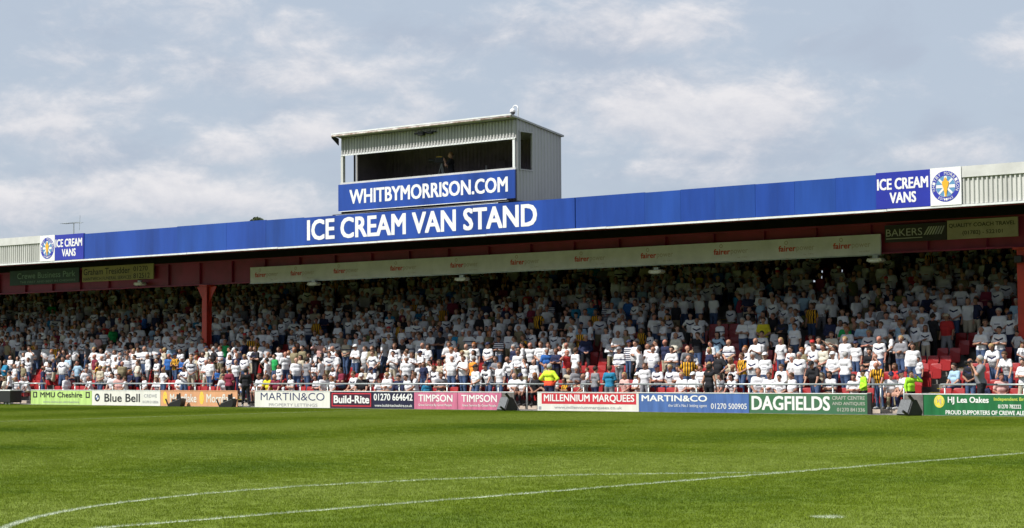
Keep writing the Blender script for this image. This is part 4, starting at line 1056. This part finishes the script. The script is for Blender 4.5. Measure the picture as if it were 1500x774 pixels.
for px, py in ((936,541),(947,540),(964,540),(983,538),(1000,545),(1017,541),(1028,540)): P(px,py,'white',random.choice(['plain','printed','trimmed']),random.choice(['knees','folded','clasped']),seated=True,hair=random.choice(['short','cap','short']),hairc=random.choice(['dark','brown','fair']),build=random.choice(['slim','woman','slim']),capc=random.choice(['white','navy']))
P(100,517,'light blue',arms='folded',hair='bald'); P(63,536,'navy',arms='down',hair='bald',rz=150); P(113,531,'grey',seated=True,arms='folded',build='heavy'); P(128,502,'grey',arms='down',rz=-70,hairc='dark'); P(53,504,'grey',arms='clasped',hair='bald',rz=40,build='heavy'); P(43,504,'grey','check','down',hairc='dark'); P(11,497,'khaki',hair='cap',capc='cream')
P(147,532,'beige',arms='clasped',hairc='fair'); P(257,516,'amber','stripes','folded',hair='cap',capc='navy'); P(282,502,'white',hair='cap',capc='cream'); P(308,529,'white','printed','down',build='heavy'); P(241,509,'beige',arms='down',hairc='fair',rz=160); P(374,511,'black','trimmed','folded',legcol='black')
P(391,522,'white',rz=-60,hairc='dark'); P(418,513,'white',rz=60,hair='bald'); P(434,522,'white',rz=50,hair='bald',build='heavy'); P(450,524,'grey',rz=170,hairc='dark'); P(470,526,'white',rz=-70,hairc='dark'); P(493,510,'white','banded','rail',hair='bald',build='heavy',hairc='grey'); P(507,499,'beige','banded','clasped',hair='none'); P(521,503,'white',arms='folded',hair='cap')
P(546,512,'white','chevron','hips'); P(563,500,'white',rz=-80,hairc='fair'); P(413,470,'white','chevron','clasped'); P(395,552,'yellow',arms='rail',seated=True); P(645,487,'black',arms='folded',hairc='dark'); P(631,490,'white',arms='folded',hairc='brown'); P(662,519,'white',arms='down',hair='bald',build='heavy',rz=20); P(679,521,'white',arms='clap',build='heavy')
P(693,523,'orange',arms='down',hairc='grey',rz=160); P(715,505,'white','chevron','clasped',hair='cap',capc='navy'); P(716,527,'white','trimmed','rail',hairc='dark'); P(732,528,'white',arms='down',build='woman',hair='long',hairc='brown'); P(749,517,'white','plain','rail',hair='bald',hairc='grey'); P(731,494,'white','hoops','folded',hairc='dark'); P(766,504,'white',rz=-60,hairc='dark')
P(613,489,'grey',arms='folded',rz=20); P(556,470,'white',arms='folded'); P(511,464,'white','chevron','down'); P(495,472,'white',arms='folded',hairc='brown'); P(631,528,'white',seated=True,arms='brow',build='woman',hair='long',hairc='dark'); P(645,528,'beige',seated=True,arms='knees',build='woman',hair='long'); P(533,541,'beige',seated=True,arms='folded',hairc='grey'); P(548,541,'white','banded','rail',seated=True,hair='cap',capc='navy')
P(568,541,'white','trimmed','clasped',hairc='ginger',sc=.72); P(588,541,'grey',seated=True,arms='folded'); P(767,545,'white',seated=True,arms='rail',hair='cap',capc='navy',legcol='black'); P(785,548,'black',seated=True,arms='clasped',hairc='ginger',build='woman',hair='long',legcol='black'); P(1144,500,'white',hair='long',hairc='fair',build='woman'); P(1107,498,'white','plain','clap',build='heavy',hair='none')
P(329,540,'khaki',seated=True,arms='folded'); P(290,517,'red',seated=True,arms='folded',hair='cap',capc='red'); P(1025,396,'yellow',arms='folded',hairc='dark'); P(873,452,'amber','stripes','folded'); P(850,478,'amber','stripes','clap'); P(1118,462,'yellow',arms='clasped',rz=20); P(1189,448,'amber','stripes','down'); P(924,438,'blue',arms='rail',build='heavy'); P(958,462,'white','printed','point',rz=60); P(972,466,'white',arms='folded',rz=-30); P(990,440,'black',arms='down',legs='shorts',legcol='khaki'); P(1001,431,'white',arms='down'); P(1024,430,'white',arms='down'); P(1045,431,'white',arms='down'); P(1088,471,'white',arms='folded',hairc='grey'); P(1103,470,'white',arms='down',rz=170,hairc='dark')

crowd = []     # dict(attr, x, y, z, rz, sc, row, px, py)
rnd = random.Random(5)
def put(a, x, y, z, rz, sc, row, fixed=False, **kw):
    px, py = proj(x, y, z+HEADTOP(a['seated'])*sc)
    crowd.append(dict(a=a, x=x, y=y, z=z, rz=rz, sc=sc, row=row, px=px, py=py, fixed=fixed, **kw))
for px, py, a, rz, sc, kw in SP:
    best = None
    for r in range(NROW):
        y = rowY(r)+(.12 if a['seated'] else -.02); z = rowZ(r); x = ax(px, y, py); e = abs(proj(x, y, z+HEADTOP(a['seated'])*sc)[1]-py)
        if best is None or e < best[0]: best = (e, r, x, y, z)
    e, r, x, y, z = best
    put(a, x, y, z, R(rz), sc, r, True)
EMPTY = [(1368, 1372, 500, 620, 0, 99)]
def emptiness(px, py, r):
    """how likely a place is to stand empty, read from the photograph (head-top pixel)"""
    if 1358 < px < 1436 and 472 < py < 560: return .97
    if 1436 <= px and 470 < py < 520: return .6
    if 1030 < px < 1090 and 440 < py < 482: return .85
    if 940 < px < 1060 and 464 < py < 488: return .7
    if 870 < px < 905 and 480 < py < 545: return .8
    if 1110 < px < 1140 and 474 < py < 530: return .7
    if 300 < px < 345 and 470 < py < 500: return .7
    if r == 0: return .04 if px > 340 else .14
    if px > 900 and 466 < py < 498: return .20
    if r < 4: return .06
    return .05+.5*max(0, math.sin(px*.021+r*.9)*math.sin(px*.0077-r*1.7)-.35)
empties = []
for r in range(NROW):
    y = rowY(r); z = rowZ(r); x = XL+1.5
    while x < XR-1:
        x += .50
        if in_aisle(x):
            if rnd.random() > .16: continue
            aisle = True
        else: aisle = False
        px, py = proj(x, y, z+1.74)
        if px < -60 or px > 1560: continue
        if py < 376-(px-300)*.066-12 and r > 12: continue      # hidden above the girder line
        near = any(c['fixed'] and abs(c['row']-r) < 1 and abs(c['x']-x) < .36 for c in crowd)
        if not aisle: empties.append((x, y, z, r, px, py, near))
        if near or rnd.random() < emptiness(px, py, r): continue
        if r > 13 and 1165 < px < 1275 and py < 414 and rnd.random() < .7: continue
        if any(abs(px-c['px']) < 9 and 3 < py-c['py'] < 24 and c['row'] > r for c in crowd if c['fixed']) and rnd.random() < .6: continue
        a = random_attr(rnd)
        if r == 0 and rnd.random() < .85: a['seated'] = True; a['arms'] = rnd.choice(['knees', 'folded', 'rail', 'clasped'])
        elif r == 1 and rnd.random() < .35: a['seated'] = True; a['arms'] = rnd.choice(['knees', 'folded', 'clasped'])
        elif a['seated'] is False and r < 2 and rnd.random() < .12: a['arms'] = 'clap'
        sc = rnd.gauss(.985, .045) if rnd.random() > .09 else rnd.uniform(.68, .85)
        if a['build'] == 'woman': sc *= .94
        fl = rnd.choice((-1, 1)); wd = rnd.uniform(.90, 1.08)
        put(a, x+rnd.uniform(-.12, .12), y+(.14 if a['seated'] else rnd.uniform(-.12, .10)), z, R(rnd.gauss(8, 30)), sc, r, False, flip=fl, wide=wd)
crowd = [c for c in crowd if -45 < c['px'] < 1545]
# the ~280 that show largest become objects of their own
def scale_at(c): return FPX/Vector((c['x'], c['y'], 0)).dot(_f)
for c in crowd: c['score'] = scale_at(c)*(1-.035*c['row'])+(3.5 if c['fixed'] else 0)+(-50 if not -14 < c['px'] < 1514 else 0)
crowd.sort(key=lambda c: -c['score'])
solo, mass = crowd[:276], crowd[276:]
print('CROWD', len(crowd))

# ---- labels that single each one out
ORD = ['first','second','third','fourth','fifth','sixth','seventh','eighth','ninth','tenth','eleventh','twelfth','thirteenth','fourteenth','fifteenth','sixteenth','seventeenth','eighteenth','nineteenth','twentieth']
SEC = [(45,'by the dark case'),(134,'above the lime board'),(235,'above the round-badge board'),(350,'above the orange board'),(483,'above the thin-lettered white board'),(606,'above the navy boards'),(760,'above the pink boards'),(936,'above the red-banded board'),(1097,'above the mid-blue board'),(1273,'above the weathered green board'),(1353,'above the right gap'),(3000,'above the bright green board')]
def section(px): return next(s for lim, s in SEC if px < lim)
def look(a, sc):
    who = 'child' if sc < .86 else ('woman' if a['build'] == 'woman' else ('stocky man' if a['build'] == 'heavy' else 'man'))
    if who in ('man', 'child') or True:
        if a['hair'] in ('bald', 'none') and who != 'child': who = 'balding '+who.replace('stocky ', '')
        elif a['hair'] == 'cap': who = 'capped '+who.replace('stocky ', '')
        elif a['hairc'] in ('grey', 'fair', 'ginger') : who = a['hairc']+'-haired '+who.replace('stocky ', '')
    p = {'plain': a['shirt'], 'chevron': 'navy-chevron '+a['shirt'], 'stripes': 'black-striped amber', 'hoops': 'navy-hooped white', 'check': 'checked '+a['shirt'], 'banded': 'navy-banded '+a['shirt'], 'printed': 'printed '+a['shirt'], 'trimmed': 'navy-trimmed '+a['shirt'], 'hivis': 'hi-vis yellow'}[a['pattern']]
    return who+' in '+p+(' top' if a['sleeve'] == 'long' else ' shirt')
POSEW = {'folded': 'arms folded', 'down': 'arms down', 'clasped': 'hands clasped', 'hips': 'hands on hips', 'brow': 'shading eyes', 'clap': 'clapping', 'rail': 'leaning forward', 'knees': 'hands on knees', 'point': 'pointing', 'camera': 'holding a camera', 'up': 'arm raised'}
byrow = {}
for c in solo: byrow.setdefault((c['row'], section(c['px'])), []).append(c)
for k, v in byrow.items():
    v.sort(key=lambda c: c['px'])
    for i, c in enumerate(v): c['ord'] = ORD[min(i, 19)]
for c in solo:
    l = look(c['a'], c['sc']); st = ('seated' if c['a']['seated'] else 'standing'); sec = section(c['px']); row = ORD[c['row']]+' row'
    c['cand'] = [f"{l}, {POSEW[c['a']['arms']]}, {st} {sec}", f"{l}, {POSEW[c['a']['arms']]}, {row} {sec}", f"{l}, {row}, {c['ord']} from left {sec}"]
used = set(); level = {}
from collections import Counter
def words_(s): return len(s.replace(',', ' ').split())
for lv in range(3):
    cnt = Counter(c['cand'][lv] for c in solo)
    for c in solo:
        if 'label' not in c and (cnt[c['cand'][lv]] == 1 or lv == 2) and c['cand'][lv] not in used:
            c['label'] = c['cand'][lv]; used.add(c['label'])
for c in solo:
    if 'label' not in c: c['label'] = c['cand'][2]
    c['label'] = c['label'].replace('arms down, ', '') if words_(c['label']) > 16 else c['label']

# extra people on the ground between boards and rail, and the cameraman
def ground_person(px, yy, a, rz, sc, label, z=.02, group=None):
    x = ax(px, yy, 560); o = make_person(a, (x, yy, z), rz, sc); tag(o, label, 'person', group); return o
def A(shirt='white', pattern='plain', arms='down', seated=False, build='slim', hair='short', hairc='brown', legs='trousers', legcol='denim', sleeve='short', skin=0, capc='white'):
    return dict(arms=arms, seated=seated, build=build, shirt=shirt, pattern=pattern, sleeve=sleeve, legs=legs, legcol=legcol, hair=hair, hairc=hairc, skin=skin, k=1, capc=capc)
ground_person(805, 60.05, A('hi-vis yellow', 'hivis', 'hips', build='heavy', hairc='grey', legcol='navy', sleeve='long'), R(190), 1.03, 'grey-haired steward in hi-vis yellow and orange jacket with back to the pitch')
ground_person(336, 60.15, A('maroon', arms='clasped', build='heavy', hair='bald', legcol='black'), R(185), .98, 'man in maroon shirt with back to the pitch behind the orange board')
ground_person(360, 59.75, A('black', arms='clasped', hairc='dark', legcol='black', sleeve='long'), R(-140), .97, 'dark-clothed person standing in the gap beside the orange board')
ground_person(1039, 60.2, A('black', arms='down', build='woman', hair='long', hairc='dark', legcol='black', sleeve='vest'), R(190), 1.0, 'long-haired woman in black vest with back to the pitch above the mid-blue board')
ground_person(893, 60.2, A('teal', arms='clasped', hairc='brown', legs='shorts', legcol='grey', skin=3), R(200), .98, 'youth in teal shirt leaning on the rail above the red-banded board')
ground_person(872, 60.2, A('grey', arms='clasped', hairc='dark', legcol='navy'), R(160), .97, 'dark-haired man in grey shirt by the rail right of the white-shirted man in shorts')
ground_person(1265, 60.2, A('lime', arms='clasped', hair='cap', capc='black', legcol='black', sleeve='long'), R(-40), .86, 'child in lime bib and black cap by the rail end above the green board')
ground_person(1334, 60.3, A('lime', arms='brow', hair='short', hairc='dark', legcol='black', sleeve='long'), R(60), .84, 'child in lime bib beside the large black speaker at the right gap')
ground_person(697, 60.2, A('white', 'printed', 'clasped', hair='cap', capc='black', legcol='denim', skin=3), R(-15), 1.02, 'youth in white shirt and dark cap in front of the rail above the pink board')
ground_person(14, 60.2, A('white', arms='down', hairc='dark', legcol='black'), R(-50), .93, 'young man in white shirt before the rail at the far left')
ph = ground_person(1437, 60.2, A('grey', arms='camera', build='heavy', hairc='grey', legcol='black'), R(-55), 1.13, 'stocky photographer in dark grey shirt raising a camera above the bright green board')
def hand_camera(o, name, label, big=False):
    m = o.matrix_world if False else (Matrix.Translation(o.location) @ Matrix.Rotation(o.rotation_euler.z, 4, 'Z') @ Matrix.Scale(o.scale[0], 4))
    p = m @ Vector((0, -.30, 1.56))
    t = thing(name, label, 'camera', p); t.rotation_euler = (0, 0, o.rotation_euler.z)
    for nm, mb, mm in (('camera_body', MB().box(-.07, .07, -.03, .05, -.05, .05), 'black'), ('lens', MB().tube([(0, -.03, 0), (0, -.19, 0)], [.035, .042], 10), 'black'), ('flash_hood', MB().box(-.03, .03, -.02, .03, .05, .075), 'grille')):
        c = link(nm, mb.mesh(nm), MT[mm]); c.parent = t
hand_camera(ph, 'photo_camera', 'black camera with lens held by the dark grey photographer at right')
yy = 62.3; x = ax(661, yy, 240)
MB().box(x-1.4, x+1.0, yy-.6, yy+.8, ZX0, ZX0+.498).obj('platform', MT['dark'], bx)
op = make_person(A('black', arms='camera', hair='bald', legcol='black', skin=2), (x, yy, ZX0+.50), R(-60), 1.08); tag(op, 'camera operator in black filming from the open front of the roof box', 'person')
X = ax(647, yy, 235)
t = thing('video_camera', 'black television camera with yellow marking on a tripod in the roof box', 'video camera', (X, yy, ZX0+2.08)); t.rotation_euler = (0, 0, R(-60))
for nm, mb, mm in (('camera_body', MB().box(-.10, .10, -.28, .18, -.10, .12), 'black'), ('lens', MB().tube([(0, -.28, 0), (0, -.55, 0)], [.07, .085], 12), 'black'), ('viewfinder', MB().box(-.22, -.10, -.05, .12, .02, .13), 'black'),
                   ('marking', MB().box(-.08, .08, -.22, .02, .121, .16), 'oyellow')):
    c = link(nm, mb.mesh(nm), MT[mm]); c.parent = t
for k in range(3):
    a = R(k*120+20); c = link('tripod_leg', MB().tube([(0, 0, -.12), (.45*math.cos(a), (.45*math.sin(a)), -1.58)], .02, 6).mesh('tripod_leg'), MT['steel']); c.parent = t

for c in solo:
    o = make_person(c['a'], (c['x'], c['y'], c['z']), c['rz'], c['sc'], c.get('flip', 1), c.get('wide', 1)); tag(o, c['label'], 'person', 'fans packed on the terrace')

# ---- the rest of the crowd: one mass
def crowd_mass():
    h = .048
    cache = {}
    def piece(key, part, opt, q=1.0):
        k = (key, part, opt, q)
        if k not in cache:
            ps = pose(key)
            if part == 'skin':
                V, Q = shell(ps.uarm+ps.farm+[(a, b, .034, .03) for a, b, _, _ in ps.hands], .055*q, .03)
                V2, Q2 = shell(ps.head, .036*q, .028); Q = np.concatenate([Q, Q2+len(V)]); V = np.concatenate([V, V2])
            elif part == 'shirt': V, Q = make_shirt(ps, opt, .056*q)
            elif part == 'legs': V, Q = make_trousers(ps, False, .070*q, True)
            else: V, Q = make_hair(ps, opt, .036*q)
            cache[k] = (V, Q, ps.invT(V))
        return cache[k]
    VV, QQ, CH, TN, PT, MI = [], [], [], [], [], []; o = 0
    for c in mass:
        a = c['a']; key = (a['arms'], a['seated'], a['build'])
        co_, si = math.cos(c['rz']), math.sin(c['rz'])
        lst = [('skin', None, SKIN[a['skin']], 0, 0), ('shirt', a['sleeve'], shade(CLOTH[a['shirt']], a['k']), PATTERN[a['pattern']], 1), ('legs', None, CLOTH[a['legcol']], 0, 2)]
        if a['hair'] != 'none': lst.append(('hair', a['hair'], CLOTH[a['capc']] if a['hair'] == 'cap' else HAIR[a['hairc']], 0, 3))
        for part, opt, tone, pat, mi in lst:
            V, Q, ch = piece(key, part, opt, 1.0 if c['row'] < 8 else 1.3)
            if not len(V): continue
            W_ = V*c['sc']*np.array([c.get('flip', 1)*c.get('wide', 1), 1, 1]); X_ = W_[:, 0]*co_-W_[:, 1]*si+c['x']; Y_ = W_[:, 0]*si+W_[:, 1]*co_+c['y']
            VV.append(np.stack([X_, Y_, W_[:, 2]+c['z']], 1)); QQ.append(Q+o); CH.append(ch); o += len(V)
            TN.append(np.tile(np.array([*tone, 1.0]), (len(V), 1))); PT.append(np.full(len(V), float(pat))); MI.append(np.full(len(Q), mi))
    V = np.concatenate(VV).astype(np.float32); Q = np.concatenate(QQ).astype(np.int32); MI = np.concatenate(MI)
    me = bpy.data.meshes.new('crowd'); me.vertices.add(len(V)); me.vertices.foreach_set('co', V.ravel())
    me.loops.add(len(Q)*4); me.loops.foreach_set('vertex_index', Q.ravel())
    me.polygons.add(len(Q)); me.polygons.foreach_set('loop_start', np.arange(len(Q), dtype=np.int32)*4)
    for m in ('skin', 'shirt', 'cloth', 'hair'): me.materials.append(PM[m, 'GEO'])
    me.update(calc_edges=True)
    me.polygons.foreach_set('material_index', MI.astype(np.int32)); me.polygons.foreach_set('use_smooth', np.ones(len(Q), bool))
    me.attributes.new('chest', 'FLOAT_VECTOR', 'POINT').data.foreach_set('vector', np.concatenate(CH).astype(np.float32).ravel())
    me.attributes.new('tone', 'FLOAT_COLOR', 'POINT').data.foreach_set('color', np.concatenate(TN).astype(np.float32).ravel())
    me.attributes.new('pattern', 'FLOAT', 'POINT').data.foreach_set('value', np.concatenate(PT).astype(np.float32))
    ob = link('crowd', me); tag(ob, 'dense crowd of standing fans, mostly in white shirts, filling the shaded upper rows of the stand', 'crowd', kind='stuff')
    print('MASS', len(mass), 'quads', len(Q))
crowd_mass()

# ------------------------------------------------------------------ seats and aisle steps
def rounded(w, h, r, n=3):
    pts = []
    for cx, cz, a0 in ((w-r, h-r, 0), (-w+r, h-r, 90), (-w+r, r, 180), (w-r, r, 270)):
        for k in range(n+1): a = R(a0+90*k/n); pts.append((cx+r*math.cos(a), cz+r*math.sin(a)))
    return pts
back_me = MB().prism(rounded(.215, .36, .06), 0, .035); back_me.v = [(x, y+.10*(x*x)/.046*-.4+z*.12, z*.9+.42) for x, y, z in back_me.v]; back_me = back_me.mesh('seat_back')
pan_me = MB().prism(rounded(.21, .36, .07), -.05, 0); pan_me.v = [(x, y-.03+z*.05, z+.20) for x, y, z in pan_me.v]; pan_me = pan_me.mesh('seat_pan')
arm = MB(); arm.box(-.03, .03, .0, .12, .16, .50); arm.box(-.19, .19, -.01, .03, .38, .43); brk_me = arm.mesh('seat_bracket')
for me, m in ((back_me, 'seat'), (pan_me, 'seat'), (brk_me, 'black')): me.materials.append(MT[m])
occupied = {}
for c in crowd: occupied.setdefault(c['row'], []).append(c['x'])
seats = []
for x, y, z, r, px, py, near in empties:
    occ = near or any(abs(q-x) < .3 for q in occupied.get(r, ()))
    sp = proj(x, y+.42, z+.8)
    if not -10 < sp[0] < 1512: continue
    seats.append((0 if (not occ and r < 9) else (1 if r < 1 else (2 if not occ else 3)), r, x, y, z, sp, occ))
seats.sort(key=lambda s: (s[0], s[1]))
solo_seats = [s for s in seats if s[0] < 3][:285]
rest = [s for s in seats if s not in solo_seats and (s[1] < 3 or not s[6])]
srow = {}
for s in solo_seats: srow.setdefault((s[1], section(s[5][0])), []).append(s)
slab_ = {}
for k, v in srow.items():
    v.sort(key=lambda s: s[5][0])
    for i, s in enumerate(v): slab_[id(s)] = f"{'red seat behind a fan' if s[6] else 'empty red folding seat'}, {ORD[s[1]]} row, {ORD[min(i, 19)]} from left {k[1]}"
for s in solo_seats:
    t = thing('folding_seat', slab_[id(s)], 'seat', (s[2], s[3]+.30, s[4]), 'red folding seats on the terrace')
    for nm, me in (('seat_back', back_me), ('seat_pan', pan_me), ('bracket', brk_me)):
        o = bpy.data.objects.new(nm, me); COL.objects.link(o); o.parent = t
def seat_mass():
    mb = MB()
    B = [v.co[:] for v in back_me.vertices]; BF = [tuple(p.vertices) for p in back_me.polygons]
    for s in rest: mb.add([(x+s[2], y+s[3]+.30, z+s[4]) for x, y, z in B], BF); mb.box(s[2]-.2, s[2]+.2, s[3]+.2, s[3]+.28, s[4]+.2, s[4]+.52)
    o = mb.obj('seating', MT['seat']); tag(o, 'rows of red plastic seats half hidden behind the standing fans', 'seating', kind='stuff')
seat_mass()
print('SEATS', len(solo_seats), len(rest))
for a in AISLES:
    if not (-110 < a < -18): continue
    for r in range(NROW-2):
        if not -20 < proj(a, rowY(r), rowZ(r))[0] < 1520: continue
        y = rowY(r)-.22; z = rowZ(r)
        mb = MB(); mb.box(a-.5, a+.5, y-.25, y-.001, z-RISE/2-.02, z-RISE/2); mb.box(a-.5, a+.5, y-.262, y-.2, z-RISE/2, z-RISE/2+.006); mb.box(a-.5, a+.5, y-.012, y+.05, z+.002, z+.008)
        mb.obj('yellow_nosing', MT['yellow'], ST)
# two stewards' aisle handrails are not visible; low sill wall in front of the first row
MB().box(XL, XR, 61.28, 61.30, .0, .15).obj('front_riser', MT['kerb'], ST)
